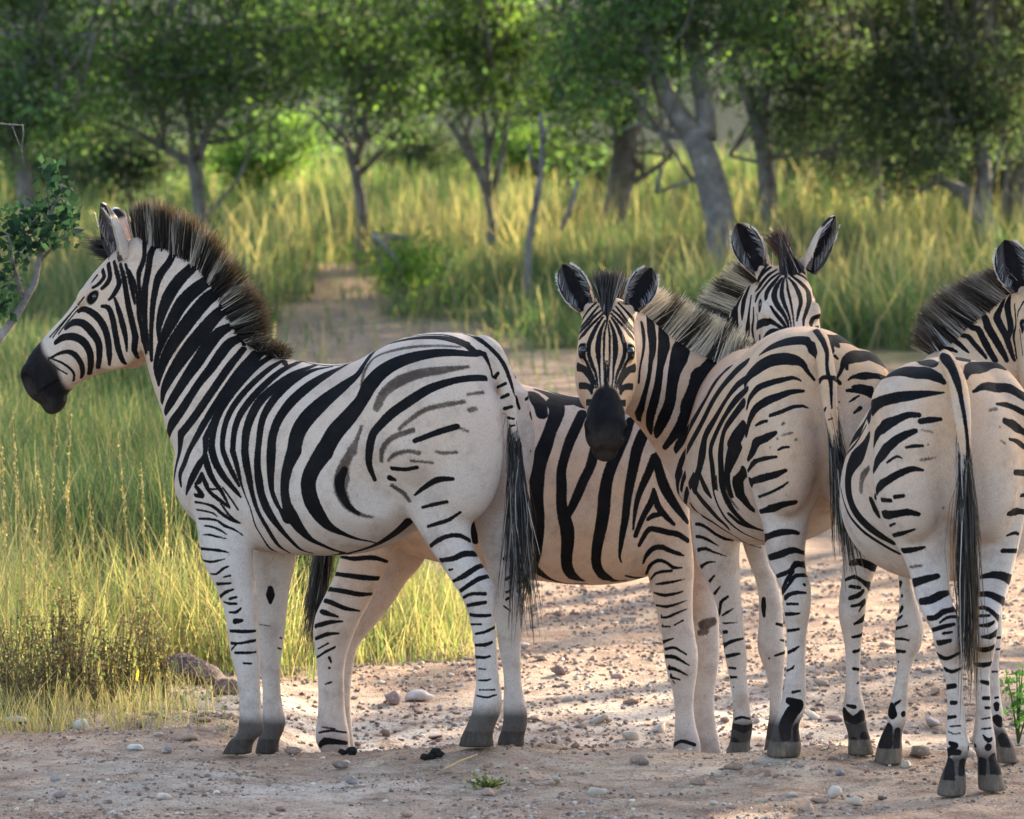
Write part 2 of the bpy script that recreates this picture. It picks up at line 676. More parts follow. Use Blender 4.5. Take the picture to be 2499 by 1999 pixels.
    def ear(self, base, tip, open_dir, W, tipwhite=1.0):
        ax = tip - base
        ln = ax.length
        a = ax.normalized()
        o = (open_dir - a * open_dir.dot(a)).normalized()
        w = a.cross(o).normalized()
        nt, nph = 22, 17
        prof = [(0, .62), (.12, .80), (.3, .97), (.5, 1.0), (.68, .90), (.82, .68), (.92, .44), (.975, .22), (1.0, .05)]
        xs, ys = zip(*prof)
        self.rings(self.dense([(base - a * .050 - o * W * .35, w * W * .72, o * W * .66), (base - a * .01 - o * W * .45, w * W * .66, o * W * .52),
                               (base + a * .022 - o * W * .62, w * W * .60, o * W * .30), (base + a * .045 - o * W * .70, w * W * .45, o * W * .14)], 3), n=20)
        self.ears_at = getattr(self, "ears_at", []) + [(base, a, w, o, ln, W)]
        V, F, C = [], [], []
        for layer in (0, 1):
            for j in range(nt):
                t = (j / (nt - 1)) ** 0.85
                hw = np.interp(t, xs, ys) * W * (1 - 0.06 * layer)
                pm = R(118) * (1 - t) + R(75) * t
                if t < .25:
                    pm += R(30) * (1 - t / .25)
                for i in range(nph):
                    u = 2 * i / (nph - 1) - 1
                    ph = u * pm
                    k = 1 / math.sin(min(pm, math.pi / 2))
                    dep = 0.80 * hw
                    p = base + a * (ln * t) + w * (hw * math.sin(ph) * k) + o * (-dep * math.cos(ph) + dep * .35 + (0.007 * layer if abs(u) < .99 else 0.0035 * layer))
                    p = p + o * (-0.05 * t * t * 0.3)
                    V.append(p)
                    g = 0.5 + 0.5 * math.sin(37.0 * t + 11 * u * 3) * 0.3
                    if layer:       # inside of the ear: dark skin with pale hair towards the rims
                        q = max(0.0, 1 - (abs(u - .1) / .62) ** 2.0) * (1.0 if t < .8 else .7)
                        if abs(u) > .80 and t > .45:
                            C.append((.010, .009, .010, .95 if t < .95 else .3))
                        else:
                            C.append((.012, .010, .011, .97) if q > .42 else (.075, .062, .060, .94))
                    else:           # outside: pale, dark band below a white tip
                        if .66 < t < .93:
                            C.append((.012, .011, .014, .92 * min(1, (t - .66) / .08)))
                        elif t >= .93:
                            C.append((.7, .66, .62, .9))
                        else:
                            C.append((.50, .45, .42, .3))
        b = nt * nph
        for lay in (0, 1):
            for j in range(nt - 1):
                for i in range(nph - 1):
                    q = [lay * b + j * nph + i, lay * b + j * nph + i + 1, lay * b + (j + 1) * nph + i + 1, lay * b + (j + 1) * nph + i]
                    F.append(q if lay == 0 else q[::-1])
        for j in range(nt - 1):
            for i in (0, nph - 1):
                q = [j * nph + i, (j + 1) * nph + i, b + (j + 1) * nph + i, b + j * nph + i]
                F.append(q)
        for i in range(nph - 1):
            j = nt - 1
            F.append([j * nph + i, j * nph + i + 1, b + j * nph + i + 1, b + j * nph + i])
        self.extra.append((V, F, C))

    # -------------------------------------------------------------- skin
    def skin(self, voxel=0.0037):
        me = bpy.data.meshes.new("raw")
        me.from_pydata([tuple(v) for v in self.V], [], self.F)
        ob = bpy.data.objects.new("raw", me)
        COL.objects.link(ob)
        md = ob.modifiers.new("r", 'REMESH')
        md.mode = 'VOXEL'
        md.voxel_size = voxel
        md.adaptivity = 0
        dg = bpy.context.evaluated_depsgraph_get()
        ev = ob.evaluated_get(dg)
        m2 = bpy.data.meshes.new_from_object(ev)
        bpy.data.objects.remove(ob)
        bpy.data.meshes.remove(me)
        nv = len(m2.vertices)
        co = np.empty(nv * 3, dtype=np.float32)
        m2.vertices.foreach_get("co", co)
        co = co.reshape(-1, 3).astype(np.float64)
        nf = len(m2.polygons)
        q = np.empty(nf * 4, dtype=np.int32)
        m2.loops.foreach_get("vertex_index", q)
        q = q.reshape(-1, 4)
        ne = len(m2.edges)
        e = np.empty(ne * 2, dtype=np.int32)
        m2.edges.foreach_get("vertices", e)
        e = e.reshape(-1, 2)
        bpy.data.meshes.remove(m2)
        deg = np.maximum(np.bincount(e.ravel(), minlength=nv), 1)[:, None]
        zg = min(f[2] for f in self.feet)
        w = np.clip((co[:, 2] - zg - .45) / .2, 0, 1)
        wt = np.where(w > 0, .15 + .85 * w, .15)
        # keep head crisp
        hc = np.array(self.hp(.5, -.2, 0))
        dh = np.linalg.norm(co - hc, axis=1)
        wt = wt * np.clip((dh - .24) / .10, .12, 1)
        wt = wt[:, None] * .55

        def lap(x):
            s = np.empty_like(x)
            for k in range(3):
                s[:, k] = np.bincount(e[:, 0], x[e[:, 1], k], nv) + np.bincount(e[:, 1], x[e[:, 0], k], nv)
            return s / deg - x
        for it in range(95):
            co = co + wt * lap(co)
        for it in range(6):
            co = co + .35 * lap(co)
        self.co, self.quads = co, q
        # carve eyes' sockets and nostrils
        self.nbody = nv

    def pull(self, c, rad, vec):
        d = np.linalg.norm(self.co - np.array(c), axis=1)
        k = np.clip(1 - (d / rad) ** 2, 0, 1)[:, None] ** 2
        self.co = self.co + k * np.array(vec)

    def fields(self):
        n = len(self.co)
        self.bvh = BVHTree.FromPolygons([Vector(v) for v in self.co], self.quads.tolist())
        self.Fk = np.full(n, .05)
        self.Fb = np.full(n, .05)
        self.ov = np.zeros((n, 4))

    def hit(self, px, py, last=None):
        d = ray(px, py).normalized()
        loc, nor, idx, dist = self.bvh.ray_cast(CAM, d)
        self.nor = nor
        if loc is not None:
            return loc
        # outside the outline: the nearest skin to the sight line
        t = last if last else 18.0
        for _ in range(3):
            loc, nor, idx, dist = self.bvh.find_nearest(CAM + d * t)
            t = (loc - CAM).dot(d)
        return loc if dist < .05 else None

    def capsules(self, field, pts, rad, snap=None):
        pts, rad = np.asarray(pts), np.asarray(rad)
        lo, hi = pts.min(0) - .06, pts.max(0) + .06
        sel = np.where(np.all((self.co >= lo) & (self.co <= hi), axis=1))[0]
        if not len(sel):
            return
        v = self.co[sel]
        best = np.full(len(sel), .05)
        if len(pts) == 1:
            best = np.minimum(best, np.linalg.norm(v - pts[0], axis=1) - rad[0])
        for i in range(len(pts) - 1):
            a, b = pts[i], pts[i + 1]
            ab = b - a
            L2 = ab @ ab
            if L2 > .06 ** 2:
                continue
            t = np.clip((v - a) @ ab / max(L2, 1e-12), 0, 1)
            d = np.linalg.norm(v - a - t[:, None] * ab, axis=1) - (rad[i] + t * (rad[i + 1] - rad[i]))
            best = np.minimum(best, d)
        field[sel] = np.minimum(field[sel], best)

    def stripes(self, reg, text, mirror=None, brown=False, wmul=1.0):
        a0, b0, s0 = REG[reg]
        field = self.Fb if brown else self.Fk
        for line in text.split(";"):
            nums = [float(x) for x in line.split()]
            if len(nums) < 3:
                continue
            rows = np.array(nums).reshape(-1, 3)
            rows = np.column_stack([a0 + rows[:, 0] / s0, b0 + rows[:, 1] / s0, rows[:, 2] / s0 * wmul])
            rows = spline(rows, 7.0)
            pts, rad, last = [], [], None
            for k, (x, y, w) in enumerate(rows):
                h = self.hit(x, y, last)
                if h is None:
                    continue
                last = (h - CAM).length
                pts.append(tuple(h))
                # widen where the skin is seen at a slant, so that the band has its true width on the animal
                q = rows[min(k + 1, len(rows) - 1)] - rows[max(k - 1, 0)]
                ln = math.hypot(q[0], q[1])
                st = 1.0
                if ln > 0 and self.nor is not None:
                    pv = Vector((-q[1] / ln, 0, -q[0] / ln))
                    dv = ray(x, y).normalized()
                    st = math.sqrt(1 + (self.nor.dot(pv) / min(self.nor.dot(dv), -.2)) ** 2)
                rad.append((max(w, 1.2) * .5 + .25) * min(st, self.stmax) * (h.y - CAM.y) / FPX)
            if not pts:
                continue
            self.capsules(field, pts, rad)
            if mirror is not None:
                o, nn = mirror
                mp, mr = [], []
                for p, r in zip(pts, rad):
                    p = Vector(p)
                    k = (p - o).dot(nn)
                    m = p - nn * (2 * k)
                    loc, nor, idx, dist = self.bvh.find_nearest(m)
                    if loc is not None and dist < .06:
                        mp.append(tuple(loc))
                        mr.append(r)
                if mp:
                    self.capsules(field, mp, mr)

    def paint(self, c, rad, col, soft=.35, jitter=0.0):
        """overlay colour around a point; rad may be (r,) or per-axis with head axes"""
        d = np.linalg.norm(self.co - np.array(c), axis=1) / rad
        a = np.clip((1 - d) / soft, 0, 1) * col[3]
        self.over(a, col)

    def over(self, a, col):
        m = a > self.ov[:, 3]
        self.ov[m, :3] = col[:3]
        self.ov[m, 3] = a[m]

    def muzzle(self, t0=.74, tmid=.62, col=(.012, .0105, .011)):
        v = self.co - np.array(self.h0)
        t = v @ np.array(self.ha) / self.hL
        d = v @ np.array(self.hn) / self.hL
        lat = np.abs(v @ np.array(self.hs)) / self.hL
        near = (lat < .25) & (d > -.45) & (d < .2) & (t < 1.3)
        edge = t0 - (t0 - tmid) * np.exp(-(lat / .105) ** 4) * np.clip((d + .10) / .1, 0, 1)
        edge = edge + .10 * np.clip((-d - .16) / .12, 0, 1)
        a = np.clip((t - edge) / .05, 0, 1) * near
        self.over(a, (*col, 1))
        br = np.clip(1 - np.abs((t - edge) / .07), 0, 1) * near * .8
        self.ov[:, :3] += np.array([.030, .017, .010]) * br[:, None] * (a[:, None] > .3)
        ml = near * (t > .80) * (lat > .02) * np.clip(1 - np.abs(d + .165 + .05 * np.clip((.95 - t) / .15, 0, 1)) / .012, 0, 1)
        self.co -= np.array(self.hn) * 0
        self.ov[:, :3] *= 1 - .75 * (ml * (a > .5))[:, None]
        # pale grey-brown lower lip and nose tip
        b = np.clip((t - .93) / .09, 0, 1) * near * .5
        self.ov[:, :3] += (np.array([.055, .042, .036]) * b[:, None]) * (a[:, None] > .5)

    def finish_feet(self, grey=(.10, .085, .076), dark=.62):
        for c, r in self.hoofs:
            dxy = np.linalg.norm(self.co[:, :2] - np.array((c.x, c.y)), axis=1)
            h = self.co[:, 2] - c.z
            near = (dxy < .14) & (h < .2)
            a = np.clip((.058 - h) / .008, 0, 1) * near * .92
            self.over(a, (*grey, 1))
            b = np.clip((.150 - h) / .05, 0, 1) * near * dark
            self.over(b, (.022, .018, .017, 1))

    def build(self, label, mat, cat="zebra", group="plains zebras standing on the dirt track"):
        xs = np.mean([f[0] for f in self.feet]), np.mean([f[1] for f in self.feet]), min(f[2] for f in self.feet)
        self.base = np.array(xs)
        self.root = thing("zebra", label, cat, tuple(xs), group)
        V, Q = [self.co], [self.quads]
        off = len(self.co)
        Fk, Fb, ov = [self.Fk], [self.Fb], [self.ov]
        for ev, ef, ec in self.extra:
            ev = np.array([tuple(v) for v in ev])
            V.append(ev)
            Q.append(np.array(ef, dtype=np.int32) + off)
            off += len(ev)
            Fk.append(np.full(len(ev), .05))
            Fb.append(np.full(len(ev), .05))
            ov.append(np.array(ec))
        V = np.vstack(V) - self.base
        o = mesh_object("body", V, np.vstack(Q), mat, self.root, smooth=True)
        fattr(o.data, "stripe", np.concatenate(Fk))
        fattr(o.data, "shadow_stripe", np.concatenate(Fb))
        cattr(o.data, "overlay", np.vstack(ov))
        self.tree = KDTree(len(self.co))
        for i, c in enumerate(self.co):
            self.tree.insert(c, i)
        self.tree.balance()
        return self.root

    def strands(self, name, roots, tips, cols0, cols1, mat, w0=.004, w1=.0008, segs=3, bend=.0, sag=0.0):
        roots, tips = np.asarray(roots), np.asarray(tips)
        n = len(roots)
        ax = tips - roots
        rnd = rng.normal(size=(n, 3))
        side = np.cross(ax, rnd)
        side /= np.linalg.norm(side, axis=1)[:, None] + 1e-9
        bv = np.cross(ax, side) * (rng.normal(size=(n, 1)) * bend)
        V, C = [], []
        for k in range(segs + 1):
            t = k / segs
            c = roots + ax * t + bv * (t * (1 - t) * 4) * .5 + np.array([0, 0, -sag]) * t * t
            w = (w0 + (w1 - w0) * t ** 1.5)
            V += [c - side * w * .5, c + side * w * .5]
            col = cols0 + (cols1 - cols0) * t ** 1.3
            C += [col, col]
        V = np.stack(V, 1).reshape(-1, 3)
        C = np.stack(C, 1).reshape(-1, 3)
        m = 2 * (segs + 1)
        base = (np.arange(n) * m)[:, None, None]
        k = np.arange(segs)[None, :, None] * 2
        Fq = (base + k + np.array([0, 1, 3, 2])[None, None, :]).reshape(-1, 4)
        o = mesh_object(name, V - self.base, Fq.astype(np.int32), mat, self.root)
        cattr(o.data, "hair", np.column_stack([C, np.ones(len(C))]))
        return o

    def mane(self, pairs, mat, n=3200, thick=.020, dark=0.0, tipcol=(.035, .022, .014), name="mane", lean=0.0, white=(.42, .37, .33), bands=None, whitetip=None):
        """pairs: (root point, tip point) along the crest"""
        A = np.array([tuple(a) for a, b in pairs])
        B = np.array([tuple(b) for a, b in pairs])
        t = rng.random(n) * (len(pairs) - 1)
        i = np.minimum(t.astype(int), len(pairs) - 2)
        f = (t - i)[:, None]
        a = A[i] * (1 - f) + A[i + 1] * f
        b = B[i] * (1 - f) + B[i + 1] * f
        tan = A[i + 1] - A[i]
        up = b - a
        lat = np.cross(tan, up)
        lat /= np.linalg.norm(lat, axis=1)[:, None]
        q = rng.normal(size=(n, 1)) * .5
        ln = .76 + .22 * rng.random((n, 1)) ** .7
        clump = np.sin(t * 23.0)[:, None] * .05
        roots = a + lat * q * thick - up * .22
        tips = a + up * (ln + clump) + lat * (q * thick * 2.2 + lean) + rng.normal(size=(n, 3)) * .010
        c0 = np.empty((n, 3))
        for j in range(n):
            co, idx, d = self.tree.find(roots[j] + up[j] * .02)
            c0[j] = (.010, .009, .011) if (self.Fk[idx] < 0 or rng.random() < dark) else white
        if bands is not None:
            tt = t + rng.normal(size=n) * .07
            blk = np.zeros(n, bool)
            for b0, b1 in bands:
                blk |= (tt > b0) & (tt < b1)
            blk ^= rng.random(n) < .06
            c0 = np.where(blk[:, None], np.array([[.011, .010, .011]]), np.array([white]))
        c0 *= (.75 + .5 * rng.random((n, 1)))
        c1 = c0 * .35 + np.array(tipcol) * (.6 + .8 * rng.random((n, 1)))
        if whitetip is not None:
            w_ = c0[:, :1] > .1
            c1 = np.where(w_, np.array([whitetip]) * (.6 + .7 * rng.random((n, 1))), c1)
        return self.strands(name, roots, tips, c0, c1, mat, w0=.0032, bend=.05)

    def tail_hair(self, top, bot, r0, r1, mat, n=1400, pale=.1, name="tail_hair"):
        """top: list of dock points; bot: lowest point"""
        T = np.array([tuple(p) for p in top])
        t = rng.random(n) ** .42 * (len(T) - 1)
        i = np.minimum(t.astype(int), len(T) - 2)
        f = (t - i)[:, None]
        a = T[i] * (1 - f) + T[i + 1] * f
        k = (t / (len(T) - 1))[:, None]
        a = a + rng.normal(size=(n, 3)) * r0 * .36
        end = np.array(tuple(bot)) + rng.normal(size=(n, 3)) * np.array([r1, r1, .05])
        reach = .10 + .90 * k ** 1.3 + .06 * rng.normal(size=(n, 1))
        tips = a + (end - a) * np.clip(reach * (.5 + .55 * rng.random((n, 1)) ** .6), .08, 1.05) + rng.normal(size=(n, 3)) * .010
        c = np.where(rng.random((n, 1)) < pale + .55 * (1 - k) ** 1.5, np.array([[.30, .26, .235]]), np.array([[.010, .009, .010]]))
        c = c * (.5 + .9 * rng.random((n, 1)))
        return self.strands(name, a, tips, c, c * .9, mat, w0=.0036, w1=.0010, segs=4, bend=.07)

    def ear_hair(self, mat, n=130):
        for base, a, w, o, ln, W in self.ears_at:
            base, a, w, o = (np.array(x) for x in (base, a, w, o))
            t = rng.random((n, 1)) ** 1.3 * .75 + .06
            sg = rng.choice([-1.0, 1.0], (n, 1), p=[.35, .65])
            hw = W * np.interp(t, [0, .12, .3, .5, .68, .82], [.62, .8, .97, 1, .9, .68])
            rim = base + a * (ln * t) + w * (hw * sg * .86) + o * (.22 * W)
            inn = base + a * (ln * (t + .12 + .08 * rng.random((n, 1)))) + w * (hw * sg * (.35 + .35 * rng.random((n, 1)))) + o * (.10 * W * rng.normal(size=(n, 1)))
            c = np.array([[.30, .27, .26]]) * (.2 + .9 * rng.random((n, 1)))
            m = 260
            t = rng.random((m, 1)) * .90
            sg = rng.choice([-1.0, 1.0], (m, 1))
            hw = W * np.interp(t, [0, .12, .3, .5, .68, .82, .92, 1], [.62, .8, .97, 1, .9, .68, .44, .1])
            r2 = base + a * (ln * t) + w * (hw * sg * .97) + o * (.16 * W)
            out = r2 + w * sg * .0040 + a * .007 + rng.normal(size=(m, 3)) * .0015
            c2 = np.array([[.6, .55, .5]]) * (.7 + .4 * rng.random((m, 1)))
            cc = np.vstack([c, c2])
            self.strands("ear_hair", np.vstack([rim, r2]), np.vstack([inn, out]), cc, cc, mat, w0=.0020, w1=.0006, segs=2, bend=.10)

    def eye(self, loc, r=.0150):
        bm = bmesh.new()
        bmesh.ops.create_uvsphere(bm, u_segments=20, v_segments=12, radius=r)
        me = bpy.data.meshes.new("eye")
        bm.to_mesh(me)
        bm.free()
        me.polygons.foreach_set("use_smooth", np.ones(len(me.polygons), dtype=bool))
        me.materials.append(M_eye)
        o = bpy.data.objects.new("eye", me)
        COL.objects.link(o)
        o.parent = self.root
        o.location = Vector(loc) - Vector(self.base)
        return o

    def eyes(self, px, py):
        """called before build: eyes where the picture shows one, mirrored to the other side; dark lids painted round them"""
        p = self.hit(px, py)
        k = (p - self.h0).dot(self.hs)
        out = []
        for c in (p, p - self.hs * (2 * k)):
            loc, nor, idx, d = self.bvh.find_nearest(c)
            sg = 1 if (loc - self.h0).dot(self.hs) > 0 else -1
            nor = (nor * .5 + self.hs * sg * .5).normalized()
            out.append(loc - nor * .0136)
            v = self.co - np.array(loc)
            x = v @ np.array(self.ha)
            y = v @ np.array(self.hn)
            z = v @ np.array(self.hs) * sg
            r = np.sqrt(((x - .003) / .030) ** 2 + ((y + .001) / .0185) ** 2)
            a = np.clip((1.08 - r) / .25, 0, 1) * np.clip((.024 - np.abs(z)) / .006, 0, 1)
            self.over(a, (.0085, .0075, .008, 1))
            nn = np.array(nor)
            kk = np.clip(1 - np.linalg.norm(v, axis=1) / .020, 0, 1)[:, None]
            self.co -= nn * kk * .007
        return out

    def nostrils(self):
        for sg in (1, -1):
            c = self.hp(.955, -.055, sg * .060)
            loc, nor, idx, d = self.bvh.find_nearest(c)
            v = self.co - np.array(loc)
            k = np.clip(1 - (np.linalg.norm(v, axis=1) / .024) ** 2, 0, 1)[:, None]
            self.co -= np.array(nor) * k * .018
            self.paint(loc, .022, (.004, .003, .004, 1))


def zebra_material(name, warm=1.0, lo=.62, dirt=.58):
    m = NT(name)
    geo = m.n("ShaderNodeTexCoord").outputs["Object"]
    F = m.attr("stripe")
    B = m.attr("shadow_stripe")
    ov = m.n("ShaderNodeAttribute", attribute_name="overlay")
    n_edge = m.noise(170, 3, .7, geo)
    n_big = m.noise(3.2, 4, .6, geo)
    n_mid = m.noise(13, 6, .7, geo)
    mp = m.n("ShaderNodeMapping")
    mp.inputs["Scale"].default_value = (1.0, 1.0, .35)
    m.l(geo, mp.inputs["Vector"])
    n_fur = m.noise(330, 3, .7, mp.outputs[0])
    sep = m.n("ShaderNodeSeparateXYZ")
    m.l(geo, sep.inputs[0])
    hi = m.smooth(sep.outputs[2], lo, lo + .55)
    tan = m.math('MULTIPLY', hi, m.smooth(n_big, .30, .60, .45, 1.0))
    base = m.mix(m.math('MULTIPLY', tan, warm, clamp=True), (.555, .455, .395), (.60, .35, .19))
    base = m.mix(m.math('MULTIPLY', m.smooth(n_mid, .45, .72), dirt), base, (.30, .225, .175))
    base = m.mix(m.math('MULTIPLY', m.smooth(m.noise(5.5, 5, .7, geo), .5, .75), dirt * .8), base, (.36, .28, .235))
    low = m.smooth(sep.outputs[2], .0, .55, .40, 0.0)
    base = m.mix(m.math('MULTIPLY', low, m.smooth(n_mid, .3, .65)), base, (.30, .215, .16))
    spk = m.smooth(m.noise(75, 1, .5, geo), .72, .80)
    base = m.mix(m.math('MULTIPLY', spk, .45), base, (.20, .15, .12))
    base = m.mix(m.smooth(n_fur, .30, .75, .0, .55), base, m.mix(.55, base, (.16, .12, .10)))
    Fb = m.math('ADD', B, m.math('MULTIPLY', m.math('SUBTRACT', n_edge, .5), .016))
    base = m.mix(m.math('MULTIPLY', m.smooth(Fb, -.003, .004, 1.0, 0.0), m.smooth(n_mid, .2, .6, .62, .97)), base, (.060, .040, .030))
    Fk = m.math('ADD', F, m.math('MULTIPLY', m.math('SUBTRACT', n_edge, .5), .0065))
    blk = m.mix(m.smooth(n_mid, .35, .75), (.0055, .0052, .0056), (.013, .0105, .010))
    blk = m.mix(m.smooth(n_fur, .45, .8, 0, .35), blk, (.020, .017, .017))
    base = m.mix(m.smooth(Fk, -.0014, .0016, 1.0, 0.0), base, blk)
    oc = m.mix(1.0, ov.outputs["Color"], m.ramp(m.noise(38, 5, .75, mp.outputs[0]), [(.3, (.55, .52, .50)), (.55, (1.0, .98, .96)), (.75, (1.9, 1.7, 1.5))]), "MULTIPLY")
    base = m.mix(m.smooth(ov.outputs["Alpha"], .0, .97), base, oc)
    nrm = m.bump(m.math('ADD', m.math('MULTIPLY', n_fur, .5), m.math('ADD', m.math('MULTIPLY', n_mid, .7), m.math('MULTIPLY', m.noise(45, 3, .6, geo), .35))), .6, .011)
    sh = m.pbsdf(base, .78, .06, nrm)
    return m.finish(sh)


def hair_material():
    m = NT("mane_hair")
    c = m.attr("hair", "Color")
    a = m.pbsdf(c, .5, .3)
    tr = m.n("ShaderNodeBsdfTranslucent")
    m.l(m.mix(.6, c, (.50, .33, .14)), tr.inputs[0])
    mx = m.n("ShaderNodeMixShader")
    mx.inputs[0].default_value = .10
    m.l(a, mx.inputs[1])
    m.l(tr.outputs[0], mx.inputs[2])
    return m.finish(mx.outputs[0])


M_hair = hair_material()
_e = NT("eye_black")
M_eye = _e.finish(_e.pbsdf((.006, .005, .005), .08, .6))
M_ZEB = [zebra_material("zebra_coat", .50, .75), zebra_material("dusty_tan_coat", .75, .35, .6), zebra_material("tan_rump_coat", 1.0, .68), zebra_material("warm_rump_coat", 1.0, .68)]
UZ = [(.02, 1.20, 1.0, .09), (.045, 1.26, .925, .155), (.08, 1.30, .87, .20), (.125, 1.325, .844, .235), (.18, 1.341, .817, .25), (.25, 1.348, .778, .255),
      (.32, 1.344, .73, .255), (.395, 1.325, .68, .258), (.467, 1.29, .645, .268), (.54, 1.26, .63, .275), (.61, 1.243, .622, .275),
      (.71, 1.246, .622, .255), (.81, 1.262, .628, .225), (.91, 1.235, .645, .20), (1.0, 1.17, .67, .18), (1.085, 1.085, .725, .145), (1.14, .99, .79, .09)]

# ================================================================== zebra A: on the left, in profile
z = ZA = Zebra(Frame(-.516, 0.0, -math.cos(R(23)), math.sin(R(23))))
S = z.f.S
z.torso_px([(448, 1085, 1220, .085), (480, 1020, 1265, .13), (530, 955, 1305, .165), (585, 905, 1328, .185), (640, 882, 1345, .20), (700, 876, 1353, .22),
            (770, 886, 1356, .245), (830, 888, 1356, .262), (880, 878, 1351, .272), (930, 850, 1338, .275), (980, 827, 1315, .268), (1030, 814, 1278, .258),
            (1080, 810, 1245, .25), (1130, 814, 1215, .245), (1165, 823, 1190, .235), (1195, 842, 1165, .205), (1220, 872, 1130, .155), (1236, 915, 1075, .09)])
z.buttocks(.115, 1.005, .125, (.135, .115, .25), S(1250, 1000, 0))


def r1(x, y, v=0.0):
    return S(*rg("R1", x, y), v)


z.neck([(r1(940, 470), r1(985, 1120), .072), (r1(1070, 415), r1(1035, 1200), .078), (r1(1230, 452), r1(1062, 1290), .084), (r1(1400, 560), r1(1085, 1390), .09),
        (r1(1530, 720), r1(1120, 1500), .097), (r1(1630, 930), r1(1170, 1640), .108), (r1(1740, 1110), r1(1215, 1790), .125), (r1(1960, 1225), r1(1320, 2000), .15)])
p0, p1 = r1(880, 440), r1(200, 1330)
z.head(p0, p1, Vector((0, 0, 1)) * .6 + z.f.h * .8, L=(p1 - p0).length * 1.03)
z.ear(r1(880, 530, .055), r1(690, 138, .075), z.f.h * .66 + z.f.l * .75, .058)
z.ear(r1(925, 480, -.05), r1(795, 172, -.075), z.f.h * .60 - z.f.l * .8, .048)
z.leg([(1040, 470, 640, .10, .55), (1120, 446, 648, .12, .48), (1200, 455, 628, .125, .46), (1262, 476, 606, .125, .52), (1343, 490, 615, .125, .62), (1389, 507, 616), (1435, 530, 622), (1482, 547, 626),
       (1528, 556, 628), (1575, 562, 630), (1610, 568, 633), (1645, 578, 633), (1690, 584, 634), (1735, 586, 637), (1765, 584, 641), (1787, 582, 641), (1806, 563, 622), (1822, 553, 614), (1840, 543, 613)], v=.12, ratio=.80)
z.leg([(1200, 600, 745, -.10, .6), (1300, 612, 728, -.11, .7), (1361, 620, 720), (1435, 625, 705), (1482, 626, 699), (1528, 626, 694), (1575, 626, 689), (1612, 629, 684), (1645, 637, 683), (1690, 642, 684), (1735, 642, 690),
       (1762, 640, 695), (1785, 636, 690), (1806, 631, 681), (1822, 627, 678), (1840, 623, 679)], v=-.11, ratio=.85)
z.leg([(930, 1000, 1200, .10, .5), (1000, 968, 1222, .115, .46), (1080, 958, 1214, .125, .45), (1150, 962, 1190, .13, .44), (1217, 975, 1160, .13, .46), (1296, 1022, 1148, .125, .55), (1343, 1052, 1160, .12, .6), (1389, 1084, 1184), (1425, 1108, 1205), (1455, 1126, 1212),
       (1490, 1140, 1208), (1528, 1150, 1208), (1575, 1158, 1211), (1621, 1161, 1214), (1667, 1163, 1219), (1700, 1158, 1224), (1737, 1153, 1221), (1765, 1142, 1210), (1795, 1128, 1201), (1822, 1120, 1205)], v=.115, ratio=.72)
z.leg([(950, 1130, 1290, -.10, .6), (1050, 1130, 1288, -.12, .55), (1150, 1140, 1262, -.12, .6), (1240, 1150, 1240, -.12, .7), (1320, 1170, 1245, -.115, .8), (1400, 1192, 1262), (1450, 1203, 1276), (1490, 1208, 1278), (1530, 1213, 1276), (1575, 1218, 1270), (1621, 1226, 1270),
       (1667, 1231, 1272), (1710, 1229, 1280), (1745, 1230, 1286), (1775, 1227, 1284), (1800, 1218, 1277), (1822, 1214, 1279)], v=-.12, ratio=.85)
# tail dock
tl = [(1172, 828, 38, .0), (1203, 850, 44, .0), (1224, 890, 44, .0), (1238, 950, 40, .0), (1248, 1010, 34, .0), (1256, 1070, 26, 0), (1262, 1130, 16, 0)]


def tube(z, pts):
    cs = [p for p, r in pts]
    st = []
    for i, (p, r) in enumerate(pts):
        tan = (cs[min(i + 1, len(cs) - 1)] - cs[max(i - 1, 0)]).normalized()
        e1 = tan.cross(Vector((.1, 1, .05))).normalized()
        st.append((p, e1 * r, tan.cross(e1).normalized() * r))
    z.rings(z.dense(st, 4), n=18)


def back(p, dist):
    """a point moved along its sight line"""
    d = (p - CAM).normalized()
    return p + d * dist


A_dock = [S(x, y, 0) for x, y, w, v in tl]
tube(z, [(back(p, -.085 if i > 2 else (-.085, -.045, -.07)[i] if i > 0 else .005), w / 2 / 756) for i, (p, (x, y, w, v)) in enumerate(zip(A_dock, tl))])
A_dock = [back(p, -.085) for p in A_dock]

# ================================================================== zebra B: behind, facing right, head turned to the camera
z = ZB = Zebra(Frame(0.0, 1.2, 1, .02))
S = z.f.S
z.torso_px([(850, 1090, 1250, .09), (872, 1010, 1290, .17), (920, 945, 1320, .225), (990, 915, 1350, .25), (1080, 905, 1375, .255), (1160, 912, 1392, .262), (1240, 928, 1406, .27), (1320, 949, 1418, .278),
            (1400, 966, 1427, .272), (1480, 964, 1427, .25), (1550, 945, 1416, .22), (1605, 945, 1395, .19), (1650, 985, 1350, .15), (1680, 1060, 1290, .09)])
z.leg([(1040, 860, 1060, -.10, .5), (1120, 840, 1040, -.12, .46), (1220, 838, 1010, -.125, .48), (1300, 838, 985, -.125, .52), (1361, 826, 960, -.12, .58), (1403, 815, 938), (1449, 793, 915), (1482, 777, 898), (1510, 766, 882), (1551, 763, 864),
       (1590, 769, 850), (1621, 772, 843), (1667, 775, 840), (1714, 776, 842), (1750, 774, 845), (1785, 770, 852), (1812, 771, 855), (1845, 788, 858), (1880, 800, 872)], v=-.115, ratio=.68)
z.leg([(1100, 930, 1100, .10, .5), (1220, 930, 1080, .12, .5), (1301, 930, 1050, .12, .55), (1366, 930, 1040, .115, .6), (1420, 905, 994), (1470, 878, 962), (1528, 843, 915), (1575, 820, 876), (1621, 810, 864), (1667, 808, 858),
       (1714, 806, 856), (1770, 803, 860), (1805, 802, 864), (1840, 815, 872), (1875, 830, 885)], v=.115, ratio=.8)
